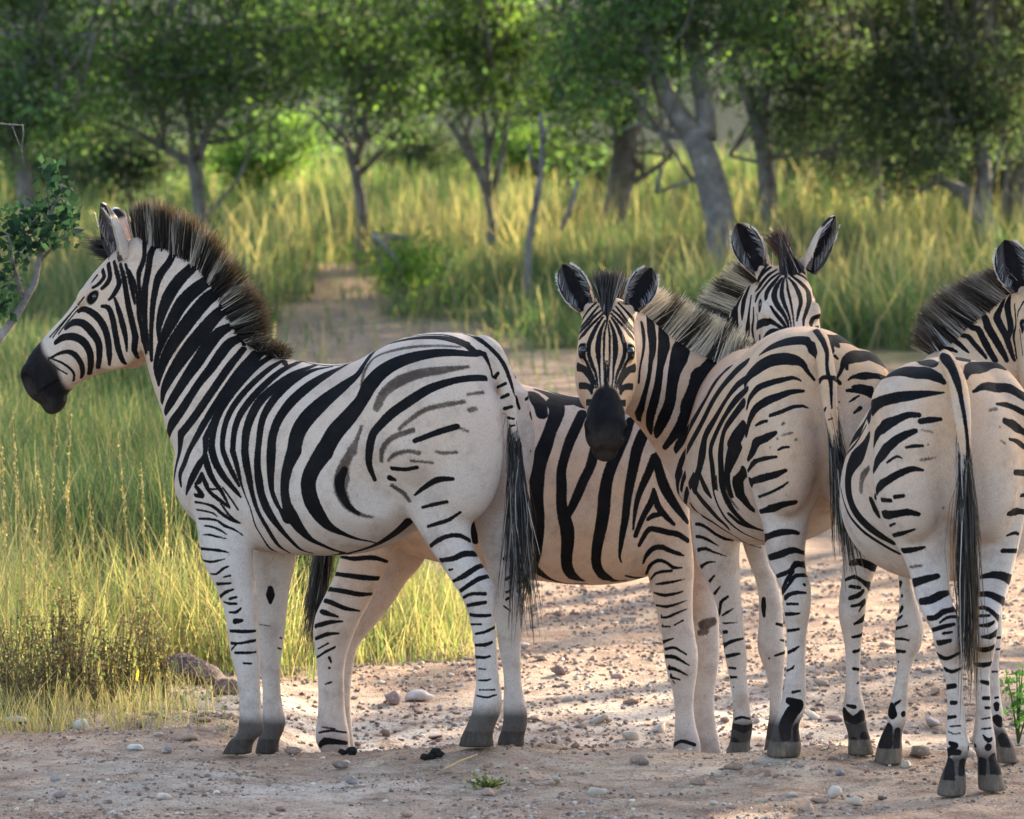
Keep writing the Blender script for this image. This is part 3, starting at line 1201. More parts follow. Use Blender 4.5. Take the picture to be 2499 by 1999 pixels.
z.leg([(1100, 1520, 1690, -.10, .5), (1180, 1530, 1690, -.12, .5), (1250, 1552, 1684, -.12, .52), (1338, 1570, 1693, -.12, .6), (1382, 1577, 1696), (1426, 1584, 1694), (1470, 1595, 1692), (1514, 1606, 1693), (1558, 1615, 1698), (1595, 1620, 1704), (1640, 1627, 1702),
       (1690, 1641, 1695), (1734, 1646, 1693), (1778, 1646, 1700), (1813, 1644, 1710), (1845, 1640, 1712), (1880, 1652, 1735)], v=-.115, ratio=.74)
z.leg([(1200, 1620, 1750, .10, .6), (1300, 1650, 1755, .11, .65), (1404, 1668, 1745), (1470, 1676, 1752), (1514, 1682, 1755), (1558, 1686, 1756), (1602, 1688, 1756), (1646, 1688, 1752), (1690, 1688, 1745), (1734, 1690, 1744), (1778, 1694, 1750),
       (1813, 1697, 1757), (1845, 1702, 1765), (1875, 1714, 1785)], v=.115, ratio=.78)
z.neck([(P(1880, 675, 1.08), P(1915, 800, .90), .075), (P(1838, 690, 1.14), P(1905, 850, .98), .085), (P(1795, 745, 1.18), P(1885, 940, 1.08), .092), (P(1755, 815, 1.2), P(1842, 1040, 1.14), .10),
        (P(1700, 885, 1.2), P(1780, 1140, 1.18), .115), (P(1610, 925, 1.2), P(1700, 1240, 1.2), .14)])
Lh = .50
B0 = P(1921, 667, .96)
z.head(B0, P(1953, 918, .60), Vector((.06, -.8, .6)), L=Lh, wsc=1.12)
hb = z.hp
z.ear(P(1856, 655, 1.0), P(1797, 545, 1.03), Vector((-.25, -1, .0)), .055)
z.ear(P(1968, 658, 1.0), P(2043, 529, 1.03), Vector((.82, -.58, .0)), .048)

# ================================================================== zebra C: rear view in the middle, head turned back
hd = R(15)
z = ZC = Zebra(Frame(1.0, -.50, -math.sin(hd), math.cos(hd)))
S = z.f.S
C_end = Vector((1.0, -.47, 0))
z.torso_uz([(u, t, b, w * np.interp(u, [.2, .45, .8, 1.1], [.95, 1.06, 1.0, 1.0])) for u, t, b, w in UZ], C_end, .035, 1.0, 1.0)
z.buttocks(.13, 1.02, .105, (.15, .108, .24), C_end)
z.leg([(852, 1888, 1990, -.24, .7), (880, 1848, 1998, -.27, .72), (912, 1826, 2000, -.30, .72), (960, 1816, 2002, -.32, .72), (1010, 1816, 2005, -.33, .72), (1101, 1821, 2010, -.33, .75), (1162, 1822, 2014, -.32, .72), (1207, 1836, 2003, -.32, .72), (1237, 1844, 1988, -.32, .72), (1267, 1856, 1976, -.32, .8), (1298, 1864, 1971, -.32), (1352, 1868, 1965, -.32), (1388, 1880, 1968, -.33), (1424, 1899, 1980, -.36),
       (1460, 1909, 1981, -.38), (1496, 1911, 1978, -.38), (1532, 1917, 1971), (1585, 1920, 1967), (1639, 1918, 1967), (1675, 1914, 1967), (1704, 1908, 1969), (1740, 1900, 1963), (1768, 1888, 1950), (1795, 1883, 1952), (1820, 1875, 1956), (1846, 1869, 1952)], Y=-.37, ratio=1.1)
z.leg([(852, 2008, 2118, -.23, .9), (880, 2006, 2155, -.26, .95), (912, 2004, 2170, -.29, .98), (960, 2004, 2178, -.30, 1.0), (1010, 2005, 2180, -.30, 1.0), (1101, 2010, 2177, -.29, .95), (1200, 2015, 2172, -.27, .85), (1270, 2040, 2160, -.24, .8), (1330, 2055, 2150, -.24), (1382, 2056, 2142, -.24), (1426, 2051, 2126, -.26), (1470, 2046, 2116, -.29), (1514, 2047, 2110, -.29), (1558, 2058, 2104), (1602, 2063, 2101),
       (1650, 2063, 2099), (1690, 2062, 2102), (1725, 2056, 2111), (1756, 2058, 2113), (1780, 2066, 2117), (1800, 2070, 2124), (1841, 2068, 2134)], Y=-.28, ratio=1.2)
z.leg([(1100, 1690, 1850, .42, .7), (1180, 1678, 1830, .42, .7), (1250, 1684, 1805, .42, .8), (1294, 1688, 1810, .42), (1338, 1692, 1806), (1382, 1702, 1806), (1426, 1726, 1808), (1470, 1745, 1810), (1514, 1756, 1814), (1558, 1762, 1818), (1602, 1769, 1823), (1646, 1777, 1822),
       (1690, 1785, 1827), (1734, 1788, 1831), (1762, 1787, 1837), (1785, 1784, 1836), (1805, 1782, 1832), (1824, 1776, 1831), (1847, 1768, 1834)], Y=.42, ratio=1.05)
z.leg([(1180, 1790, 1890, .50, .9), (1280, 1800, 1875, .50), (1352, 1818, 1875), (1388, 1832, 1885), (1424, 1845, 1899), (1460, 1851, 1907), (1496, 1852, 1911), (1532, 1851, 1912), (1560, 1848, 1915), (1590, 1850, 1917), (1621, 1861, 1915), (1650, 1871, 1913), (1690, 1878, 1910),
       (1740, 1877, 1907), (1776, 1872, 1905), (1806, 1868, 1908), (1840, 1862, 1910)], Y=.50, ratio=1.15)
z.neck([(P(1500, 735, .30), P(1500, 940, .18), .078), (P(1552, 752, .36), P(1518, 1000, .25), .085), (P(1603, 795, .43), P(1556, 1022, .33), .092), (P(1660, 838, .48), P(1596, 1075, .37), .10),
        (P(1735, 874, .50), P(1632, 1150, .40), .12), (P(1810, 895, .42), P(1685, 1240, .40), .15), (P(1880, 905, .2), P(1790, 1280, .25), .17)])
C0 = P(1482, 752, .10)
z.head(C0, P(1478, 1066, -.16), Vector((0, -1, .5)), L=.468, wsc=1.10)
z.ear(P(1432, 752, .14), P(1371, 644, .19), Vector((-.12, -1, .0)), .050)
z.ear(P(1540, 752, .14), P(1592, 652, .19), Vector((.12, -1, .0)), .050)
ct = [(1992, 812, 40), (2004, 840, 48), (2014, 885, 50), (2020, 930, 50), (2026, 990, 42), (2034, 1050, 34), (2044, 1120, 26)]
C_dock = [P(x, y, Y) for (x, y, w), Y in zip(ct, (-.33, -.42, -.49, -.535, -.555, -.56, -.56))]
tube(z, [(p, w / 2 / 770) for p, (x, y, w) in zip(C_dock, ct)])

# ================================================================== zebra D: rear view on the right, head out of frame
z = ZD = Zebra(Frame(1.322, -1.35, .02, 1))
S = z.f.S
D_end = Vector((1.322, -1.30, 0))
z.torso_uz([(u, t, b, w * np.interp(u, [.2, .45, .8, 1.1], [.90, 1.15, 1.12, 1.0])) for u, t, b, w in UZ], D_end, -.012, .985, 1.0)
z.buttocks(.13, .99, .108, (.15, .112, .24), D_end)
z.leg([(882, 2218, 2330, -1.05, .7), (910, 2168, 2335, -1.09, .7), (940, 2139, 2336, -1.12, .7), (980, 2123, 2337, -1.13, .7), (1042, 2128, 2340, -1.13, .72), (1143, 2129, 2343, -1.13, .66), (1210, 2136, 2339, -1.13, .66), (1260, 2149, 2333, -1.13, .7), (1311, 2175, 2326, -1.13, .75), (1361, 2203, 2320, -1.13, .85), (1402, 2219, 2319, -1.14), (1442, 2228, 2320, -1.16), (1475, 2238, 2330, -1.19), (1507, 2254, 2341, -1.22), (1540, 2273, 2348, -1.23),
       (1572, 2280, 2352, -1.23), (1605, 2289, 2354), (1633, 2302, 2351), (1666, 2308, 2350), (1706, 2311, 2352), (1747, 2312, 2355), (1787, 2309, 2359), (1822, 2310, 2366), (1848, 2312, 2361), (1868, 2307, 2355), (1889, 2298, 2357), (1915, 2290, 2358), (1942, 2284, 2357)], Y=-1.20, ratio=1.15)
z.leg([(882, 2368, 2440, -1.05, .8), (910, 2372, 2470, -1.09, .8), (944, 2374, 2496, -1.12, .85), (980, 2375, 2515, -1.13, .85), (1042, 2377, 2524, -1.13, .9), (1143, 2377, 2525, -1.13, .85), (1210, 2372, 2515, -1.13, .85), (1277, 2369, 2500, -1.13, .85), (1341, 2376, 2486, -1.13, .9), (1402, 2379, 2471, -1.14), (1442, 2378, 2462, -1.16), (1475, 2371, 2452, -1.19), (1507, 2366, 2440, -1.22), (1540, 2364, 2434, -1.23), (1572, 2364, 2430, -1.23),
       (1605, 2368, 2425), (1633, 2374, 2418), (1666, 2378, 2416), (1706, 2380, 2418), (1747, 2380, 2421), (1777, 2376, 2425), (1806, 2373, 2430), (1832, 2379, 2430), (1850, 2385, 2431), (1872, 2385, 2442), (1901, 2386, 2449), (1929, 2387, 2458)], Y=-1.17, ratio=1.15)
z.leg([(1150, 2170, 2290, -.38, .8), (1250, 2180, 2260, -.36), (1330, 2185, 2225, -.36), (1402, 2189, 2222), (1442, 2194, 2230), (1483, 2193, 2243), (1515, 2187, 2252), (1548, 2183, 2254), (1580, 2184, 2247), (1605, 2188, 2233), (1645, 2187, 2221), (1686, 2179, 2217), (1718, 2171, 2215), (1742, 2165, 2215), (1763, 2165, 2211), (1782, 2156, 2203),
       (1808, 2145, 2201), (1832, 2138, 2203), (1864, 2132, 2201)], Y=-.36, ratio=1.15)
z.leg([(1150, 2370, 2480, -.38, .8), (1250, 2385, 2470, -.36), (1350, 2400, 2458), (1440, 2398, 2450), (1511, 2396, 2446), (1556, 2394, 2445), (1597, 2400, 2441), (1625, 2405, 2438), (1666, 2408, 2440), (1706, 2409, 2443), (1739, 2408, 2449), (1767, 2413, 2448), (1790, 2424, 2458), (1820, 2430, 2474), (1862, 2433, 2486)], Y=-.36, ratio=1.15)
z.neck([(P(2520, 690, -.36), P(2560, 850, -.55), .075), (P(2478, 704, -.34), P(2545, 900, -.42), .085), (P(2424, 745, -.32), P(2515, 985, -.36), .092), (P(2366, 788, -.30), P(2470, 1060, -.34), .10), (P(2310, 835, -.30), P(2420, 1120, -.32), .115), (P(2260, 870, -.38), P(2360, 1160, -.34), .14)])
D0 = P(2562, 708, -.48)
z.head(D0, P(2600, 985, -.86), Vector((.05, -.75, .6)), L=.50)
z.ear(P(2494, 708, -.43), P(2450, 585, -.40), Vector((-.2, -1, 0)), .058)
z.ear(P(2620, 708, -.43), P(2690, 585, -.40), Vector((.5, -.9, 0)), .055)
dt = [(2302, 862, 40), (2322, 895, 46), (2338, 940, 52), (2346, 990, 52), (2352, 1050, 44), (2356, 1110, 34), (2356, 1170, 26)]
D_dock = [P(x, y, Y) for (x, y, w), Y in zip(dt, (-1.16, -1.24, -1.31, -1.36, -1.385, -1.39, -1.39))]
tube(z, [(p, w / 2 / 815) for p, (x, y, w) in zip(D_dock, dt)])

ALLZ = [ZA, ZB, ZC, ZD]
ZA.stmax = 1.35
PULL = {0: [(905, 1195, .26, .15, -.034), (655, 1190, .19, .13, -.020), (555, 1120, .17, .15, .018), (1015, 1110, .24, .12, .020), (430, 880, .09, .11, -.012), (1085, 1010, .25, .16, .012), (520, 1270, .16, .08, -.012)]}
for i, z in enumerate(ALLZ):
    z.skin()
    for px, py, v, rad, k in PULL.get(i, []):
        z.pull(z.f.S(px, py, v), rad, z.f.l * k)
    z.fields()
# ------------------------------------------------------------------ stripes, traced for each animal
z = ZA
mA = (z.f.o, z.f.l)
z.stripes("R1", """1015 400 30 1010 520 40 975 620 45 975 700 30 985 800 30 985 900 28 990 1000 28 1010 1100 26 1030 1180 20;
1110 390 40 1060 480 55 1040 600 55 1020 720 55 1015 850 55 1018 980 45 1030 1080 35 1040 1160 20;
1240 430 60 1190 540 60 1120 640 70 1090 740 55 1072 850 50 1065 950 42 1060 1050 36 1060 1150 36 1062 1230 30;
1450 480 60 1340 590 90 1250 680 105 1180 790 105 1137 900 82 1115 1000 52 1112 1090 20;
1600 560 60 1480 660 95 1370 740 115 1280 830 120 1210 950 105 1150 1070 76 1110 1180 50 1090 1280 40 1100 1350 36 1112 1400 24;
1670 680 70 1560 740 95 1460 800 118 1370 900 120 1280 1020 120 1200 1140 104 1150 1240 84 1118 1340 56 1112 1400 34;
1710 800 60 1600 860 90 1520 920 105 1440 1010 122 1350 1120 125 1270 1230 112 1200 1340 92 1150 1440 64 1135 1520 44;
1650 980 50 1540 1040 95 1460 1130 112 1380 1250 105 1310 1350 88 1240 1460 74 1180 1560 64 1160 1600 44;
1740 1060 40 1620 1110 85 1550 1190 92 1480 1290 82 1400 1390 68 1340 1480 68 1270 1590 74 1200 1690 74 1180 1760 54""", mA, wmul=.82)
z.stripes("R2", """420 110 35 340 210 46 250 340 46 160 470 46 90 560 42;
480 130 32 400 220 40 320 330 37 250 440 40 180 560 40;
515 135 28 440 220 36 370 310 36 310 400 36 262 490 33 220 580 36;
575 145 28 500 195 36 420 275 38 350 360 36 300 440 32 270 520 28 252 600 38 252 647 40;
640 165 26 570 205 37 480 280 38 405 360 36 350 440 34 320 520 32 308 600 30 310 647 29;
710 180 26 620 225 38 530 300 40 455 380 40 400 460 38 372 540 34 361 647 32;
800 195 28 690 240 42 600 300 46 510 380 50 458 470 50 432 560 46 426 647 42;
880 205 18 780 225 33 680 280 42 600 350 46 542 430 42 512 510 38 495 647 34;
960 195 28 860 245 55 760 310 60 670 390 56 605 480 50 572 570 50 565 647 52;
1640 130 38 1580 85 42 1480 55 42 1380 50 38 1280 60 36 1180 85 34 1110 120 34 1055 190 28 1015 250 42 940 310 74 840 390 84 750 480 90 703 560 86 684 647 82;
1640 140 28 1500 130 46 1380 140 56 1260 170 70 1160 220 84 1090 290 88 1040 380 74 970 470 92 900 550 98 845 647 98;
1110 800 22 1080 720 36 1082 640 46 1100 560 46 1140 510 50 1200 450 56 1300 380 56 1400 320 50 1520 280 38 1620 265 36 1690 265 30;
1540 520 36 1440 550 36 1320 595 28;
1200 740 22 1270 745 22 1330 735 22;
1190 790 32 1215 800 18;
1520 795 22 1440 800 36 1370 840 28 1320 880 14;
1490 915 18 1420 930 23 1360 945 16;
1560 970 14 1500 1010 23 1440 1030 23 1390 1045 18;
1390 1160 18 1440 1120 28 1500 1095 26 1560 1095 26 1610 1120 18;
1440 1225 22 1520 1215 30 1580 1190 37 1650 1190 28;
1520 1335 16 1580 1305 32 1640 1265 30 1690 1245 22;
1480 1280 18 1520 1270 10;
1560 1385 22 1610 1350 26 1660 1320 28 1720 1305 18;
1300 1010 70 1220 1080 60 1120 1140 38 1000 1180 28 900 1195 26;
620 150 14 760 185 14 880 200 14 1000 180 14 1100 112 14 1200 70 12 1300 46 12 1400 36 14 1500 42 14 1600 80 20""", mA, wmul=.92)
z.stripes("Q", """180 -174 80 165 0 70 130 150 50 105 300 40 110 400 30;
360 -174 76 265 0 62 215 130 70 170 250 66 180 370 30;
440 -134 66 430 40 44 370 150 70 300 280 66 250 400 46 235 460 20;
440 40 40 455 150 74 490 250 64 540 340 54 600 420 44 690 590 20;
400 250 46 370 320 60 330 350 28;
405 260 40 440 350 54 480 430 38 560 500 44 640 560 36 690 600 18;
505 0 80 540 120 80 620 260 70 700 360 56 770 440 44 810 490 18;
620 0 58 670 130 58 740 270 50 790 370 28;
722 0 62 760 130 56 790 250 42 820 370 23 860 480 13 900 580 12 935 690 12 960 780 13 1010 870 14 1060 950 17 1100 1010 24 1150 1050 30 1210 1070 10;
850 0 82 870 150 82 900 300 68 925 430 50 960 560 44 1010 680 38 1080 800 43 1150 920 43 1220 1010 38 1330 1080 18;
990 0 68 985 150 72 1000 300 86 1025 450 82 1080 600 86 1150 720 76 1240 840 58 1340 950 44 1440 1040 38 1560 1080 28;
1130 0 102 1125 150 92 1125 300 74 1140 430 54 1180 540 54 1220 610 40 1290 720 86;
1370 0 160 1310 150 116 1275 300 98 1270 430 98 1290 560 106 1340 680 135 1430 820 106 1540 930 68 1680 1000 48 1800 1050 43 1880 1070 48;
1690 0 195 1590 150 165 1530 280 160 1520 400 160 1560 550 165 1640 690 135 1740 800 88 1900 880 44 2040 930 29 2150 950 19 2280 985 14;
1880 1080 56 1960 1085 30;
1500 1095 20 1700 1105 22 1880 1090 22 2150 1095 20;
370 715 22 480 720 27 560 735 22 640 790 32 740 830 22 830 890 13;
430 790 18 500 800 23 580 830 23 660 880 14;
410 885 11 480 885 23 560 905 23 650 925 14;
330 540 27 420 555 18 520 590 36 620 670 36 720 730 36 790 760 18;
345 620 16 430 635 20 520 660 18 560 690 14;
390 1030 28 480 1040 28 580 1050 32 680 1070 11;
415 1155 18 490 1170 28 560 1160 23 640 1140 11;
490 1295 14 550 1300 23 620 1245 28 680 1215 18;
630 1330 18 700 1315 22;
525 1410 28 600 1400 32 700 1395 22;
590 1540 28 650 1490 36 730 1460 22;
690 1560 28 760 1540 28;
630 1590 14 690 1610 28 760 1610 28;
690 1700 18 760 1700 36 810 1660 22""", mA)
z.stripes("Q", "340 380 40 400 470 60 330 470 40;430 300 20 470 400 22 560 400 20;600 560 20 700 690 24 800 760 16;620 390 16 700 500 20 780 620 18", mA)
z.stripes("Q", "1120 1450 60 1120 1520 96 1120 1595 42")
z.stripes("R3", """350 625 16 420 628 20 480 625 14;355 690 16 400 690 13 480 675 16;375 740 15 440 740 15 485 735 9;355 725 8 385 690 8;
420 795 11 460 797 11;375 575 32 410 570 18;
1575 450 16 1620 430 18 1690 430 20;1580 495 16 1640 483 22 1690 475 20;1595 535 16 1650 545 20 1715 543 18;1615 590 11 1670 590 11;1640 640 13 1690 630 16 1740 605 13;
1640 700 16 1690 698 20 1725 685 15;1640 762 16 1690 765 16 1715 758 11;1655 823 8 1690 826 9;1655 885 9 1700 885 11 1720 878 8;1660 935 8 1700 935 8 1740 935 9;1645 965 9 1700 975 11 1750 960 9;
500 590 5 560 600 5;600 715 9 618 722 9;610 660 8 622 664 8""")
z.stripes("R2", """1580 390 18 1480 405 26 1380 430 25 1300 480 23 1240 530 18;1120 420 38 1160 340 48 1240 280 56 1350 240 46 1450 225 40 1600 205 14;
1680 340 16 1600 350 16;1610 432 26 1640 425 20;1310 540 27 1200 580 27 1150 640 27 1145 700 18;1180 700 14 1210 670 22 1280 650 20 1340 660 22;1430 650 11 1470 660 18 1540 655 13;
1410 710 14 1300 700 11;1200 830 18 1260 870 22 1290 910 18;1040 300 13 1060 220 16 1120 150 16 1250 110 18 1400 95 16 1560 100 11;
990 647 54 1010 600 24 1040 520 14;1600 545 12 1540 520 14""", mA, brown=True)
z.stripes("Q", "1980 0 80 1900 150 110 1870 300 165 1860 420 135 1920 560 95 2000 640 50 2130 690 32 2200 700 13", mA, brown=True)
z.stripes("Q", "1900 200 70 1850 320 110 1870 450 90 1950 590 60 2050 660 36", mA)
z.stripes("R1", """340 1225 11 420 1185 21 480 1175 33 530 1200 42 570 1260 38 580 1320 33 570 1360 14;
390 1110 28 440 1075 46 520 1070 56 590 1110 56 630 1180 50 637 1260 42 628 1330 33;
460 1010 23 510 970 42 580 975 56 640 1030 60 690 1110 50 697 1200 42 687 1290 28;
550 890 23 590 875 42 660 910 50 720 980 50 755 1080 46 767 1190 42 767 1265 18;
715 855 23 760 865 37 790 940 42 810 1050 42 832 1160 42 862 1240 32 885 1262 14;
805 800 18 832 880 37 860 980 42 882 1080 32 890 1170 14;
845 560 23 870 660 36 885 760 38 905 870 42 930 980 42 950 1080 46 942 1160 42 972 1220 18;
880 560 18 910 660 32 935 780 28 945 840 14;
905 600 14 940 680 23 965 800 20 975 920 32 1000 1020 37 1010 1100 32 1020 1190 14;
800 540 20 820 620 35 835 700 35 800 770 32 765 810 18;
760 560 28 772 640 32 755 690 32 715 730 23;
720 600 23 730 650 27 690 700 23 650 725 18;
680 640 18 640 690 14;
590 790 9 520 880 13 430 980 13 350 1070 11;560 830 9 480 930 13 410 1020 11 370 1075 9;545 880 9 470 970 11 410 1050 9;
340 1215 9 430 1250 16 500 1300 18 520 1340 18 515 1380 14;340 1235 8 400 1290 10 470 1330 10""", mA)
z.stripes("U", """60 75 17 140 100 20 220 160 22 280 230 22 320 320 20 350 420 18 370 480 13;
240 310 22 255 290 18;255 365 14 295 345 18;275 420 18 310 405 18;290 480 20 330 470 16;310 530 16 340 535 12;320 575 18 345 570 9;
135 180 38 175 185 28 210 250 11 225 310 9;
375 335 18 405 350 14;405 430 13 430 410 16;430 510 26 435 530 18;450 590 18 445 620 9;430 710 14;
290 1290 22 310 1270 13;300 1400 18 330 1380 13;300 1470 13 325 1460 9;300 1510 14 330 1490 9;285 1545 9 320 1570 9""")

z = ZB
mB = (z.f.o, z.f.l)
z.stripes("Y", """250 180 120 260 260 125 210 400 105 160 540 125 110 680 134 100 800 124 100 950 105 110 1100 105 105 1250 105 90 1400 95 80 1500 58 130 1560 38 220 1610 24 350 1640 14 500 1640 12;
70 110 60 120 180 105 140 270 92;100 70 30 200 105 60 300 150 90 400 160 70 480 190 60;180 75 40 330 120 40 480 150 40;
470 260 78 420 370 86 370 480 86 330 600 78 300 720 78 300 850 86 300 1000 86 320 1100 105 345 1200 115 350 1300 105 340 1420 95 350 1520 86 400 1590 48 480 1620 14;
570 560 86 530 700 78 480 800 78 430 920 78 380 1030 68 340 1100 58;
860 320 66 810 450 86 760 560 92 700 700 95 670 800 95 650 920 105 640 1050 105 620 1180 100 590 1330 86 580 1430 80 590 1510 76 640 1580 56 700 1610 24 750 1615 10;
960 430 95 910 560 95 880 700 86 850 850 76 830 980 66 815 1120 62 795 1230 52 780 1330 38 770 1420 19 785 1470 11;
1050 620 66 1000 750 66 950 860 56 910 980 43 890 1100 28 880 1200 17;
1070 600 48 1090 720 76 1130 850 86 1190 960 76 1260 1060 56 1320 1140 28;
1045 880 28 1030 970 56 970 1080 48 930 1170 43 900 1250 38;1050 900 38 1080 1010 56 1140 1090 48 1210 1160 28;
1000 1120 28 1040 1090 46 1100 1080 36;930 1330 28 960 1270 38 1010 1200 43 1080 1205 48 1160 1225 48 1240 1240 48 1320 1290 38;
820 1575 10 880 1590 14 980 1595 23;820 1615 14 700 1625 10""", mB)
z.stripes("Y", "40 330 60 20 500 60 -20 700 70;-120 200 100 -160 500 110 -200 800 100 -190 1100 90 -150 1400 60;-400 200 100 -430 500 100 -450 900 90 -400 1300 50", mB)
z.stripes("P", """40 970 18 80 880 48 150 810 56 240 800 56 330 840 48 420 870 42 470 890 14;
75 1090 13 110 1000 38 170 950 38 230 940 38 300 970 33 360 1015 38 450 1015 14;120 1140 11 170 1080 28 250 1055 33 340 1050 28;
170 1190 13 250 1180 32 350 1165 28 480 1135 9;160 1280 18 250 1305 37 350 1295 32 460 1265 14;175 1410 18 270 1425 32 360 1410 28 500 1360 9;
190 1530 18 280 1540 28 380 1500 28 500 1450 11;200 1635 18 320 1635 18;370 1620 18 460 1570 18""")
z.stripes("R6", """155 720 18 210 700 9;165 760 16 218 752 16 285 790 9;165 800 22 220 805 22 300 850 8;170 865 22 220 870 20 290 905 8;180 910 16 250 930 8;190 945 9 220 948 8;
215 1290 14 260 1270 20 330 1290 20""")
z.stripes("P", "680 1620 120 780 1580 90;640 1700 60 700 1690 60", brown=True)
z.stripes("R3", """930 235 14 1000 245 24 1100 240 26 1190 265 14;905 325 20 980 335 26 1060 345 30 1145 350 20;870 405 20 940 415 26 1030 432 26 1110 430 10;
830 460 20 880 475 26 950 505 24 1030 520 8;810 515 20 850 530 30 915 550 12;780 605 16 830 590 26 880 578 22 940 575 10;800 665 20 860 642 22 920 638 10;
810 720 8 865 690 10;805 765 9 850 735 14 900 710 12;870 765 16 880 790 10;850 905 8 880 895 12;870 820 14;815 1160 10 880 1150 12 960 1160 10;830 1130 7 900 1140 8;
820 1230 20 850 1205 40 960 1215 20""")
mBh = (z.h0, z.hs)
z.stripes("H", """1200 560 30 1215 640 20;1220 640 9 1230 740 22 1250 820 22 1265 900 18 1280 1000 13 1290 1100 9;
1200 640 13 1180 720 31 1180 800 40 1205 880 33 1235 950 22 1255 1030 14 1265 1100 9;
1180 640 14 1130 720 36 1110 800 46 1140 880 46 1190 950 36 1225 1020 25 1240 1090 13;
1160 620 14 1100 690 31 1050 760 36 1040 820 23;1080 890 18 1120 950 33 1170 1010 36 1210 1070 27 1225 1130 11;
1150 600 13 1080 650 25 1020 720 31 970 790 31 950 840 18;1130 570 14 1060 620 25 1000 690 25 955 750 18;1110 530 14 1050 570 23 1000 620 22 960 690 14;1060 520 13 1010 580 20 970 650 14;
960 1060 38 1020 1030 56 1080 1025 46 1140 1060 22 1190 1110 15;1020 1270 28 1025 1190 38 1070 1130 46 1130 1110 46 1180 1130 28;985 1290 13 985 1220 22 985 1150 18;1100 1220 28 1150 1190 46;1075 1000 18 1120 1040 28 1190 1090 33;
1240 640 13 1290 700 28 1330 780 36 1345 860 33 1325 940 28 1310 1020 14;1260 620 14 1340 680 28 1410 760 37 1415 850 33 1395 930 31 1370 1010 22 1370 1080 11;
1280 590 13 1380 640 24 1440 720 33 1460 800 24;1300 560 13 1400 610 18 1470 690 18;1430 1050 28 1460 990 37 1510 980 37;1450 1100 22 1500 1075 37 1540 1080 28""")
z.stripes("H", """890 720 20 850 820 46 835 920 42 830 1000 14;830 790 28 780 900 38 770 1000 54 780 1100 46 800 1180 28;760 880 28 740 1000 38 750 1100 38 770 1180 18;
700 1000 38 710 1100 46 740 1180 38;910 800 11 890 950 18 880 1080 38 870 1180 38 870 1260 18;930 900 9 930 1000 14 920 1100 18 950 1250 14 960 1300 11;960 960 9 970 1030 9;
600 1050 50 640 1150 50 680 1250 40;500 1100 50 560 1250 50""")

z = ZC
mC = (z.h0, z.hs)
mCt = (z.f.o, z.f.l)
z.stripes("G", """515 900 9 510 1000 14 512 1130 13;530 470 40 525 520 24 520 570 11;522 560 8 500 680 20 497 780 18 495 880 15 498 1000 11 500 1130 11;
505 560 13 470 640 28 452 720 42 446 800 47 450 870 38 458 950 19 462 1050 13 470 1120 9;
490 530 13 440 600 28 395 690 38 372 760 36 372 850 30 395 930 30 425 1000 22 440 1080 13 445 1120 9;
490 500 13 430 560 22 370 620 24 330 670 24 300 700 19 285 720 9;480 470 13 420 520 22 360 590 22 310 640 20 275 690 13;
450 440 13 400 500 20 345 570 22 300 620 17 270 660 9;430 410 13 370 470 20 330 530 17 305 580 11;
320 860 28 350 910 22 370 960 22 400 1030 22 425 1090 15 430 1130 8;
275 950 56 320 965 52 365 1010 47 395 1070 33 410 1130 14;290 1110 56 340 1110 56 385 1130 38 395 1170 19;320 1250 52 350 1250 56 385 1250 42""", mC)
z.stripes("G", """815 580 19 830 680 28 830 800 19 800 960 15 790 1080 19;890 560 56 900 680 66 905 800 56 890 900 38 880 1000 34 860 1100 38 820 1250 47 790 1350 56 790 1400 28;
1000 640 66 1000 750 86 985 850 76 970 950 56 950 1100 66 920 1230 76 890 1350 76 880 1450 56 890 1510 19;
1250 600 66 1180 740 114 1130 850 142 1090 980 105 1070 1100 95 1050 1250 95 1000 1380 105 950 1490 76 935 1540 28""")
z.stripes("R4", """1180 900 76 1120 1000 124 1070 1080 105 1040 1180 105 990 1290 86 930 1370 56 890 1420 38;
1270 950 48 1200 1020 66 1140 1120 66 1070 1240 66 1010 1350 56 960 1430 38;1370 920 38 1300 980 56 1230 1060 47 1170 1150 47 1100 1290 42 1040 1400 38 990 1500 38 960 1590 33;
1390 1000 28 1310 1060 38 1250 1140 28 1180 1260 33 1130 1350 38 1110 1450 56 1090 1550 38 1060 1660 47;1370 1080 28 1300 1150 38 1240 1240 28 1190 1340 28 1160 1430 28 1170 1530 33 1180 1650 28;
1350 1160 38 1290 1240 33 1240 1320 28 1220 1430 38 1220 1530 38 1230 1650 38;1350 1300 56 1290 1420 56 1260 1520 38 1260 1620 33 1280 1700 28;1360 1560 56 1320 1620 76 1330 1700 56""", wmul=.80)
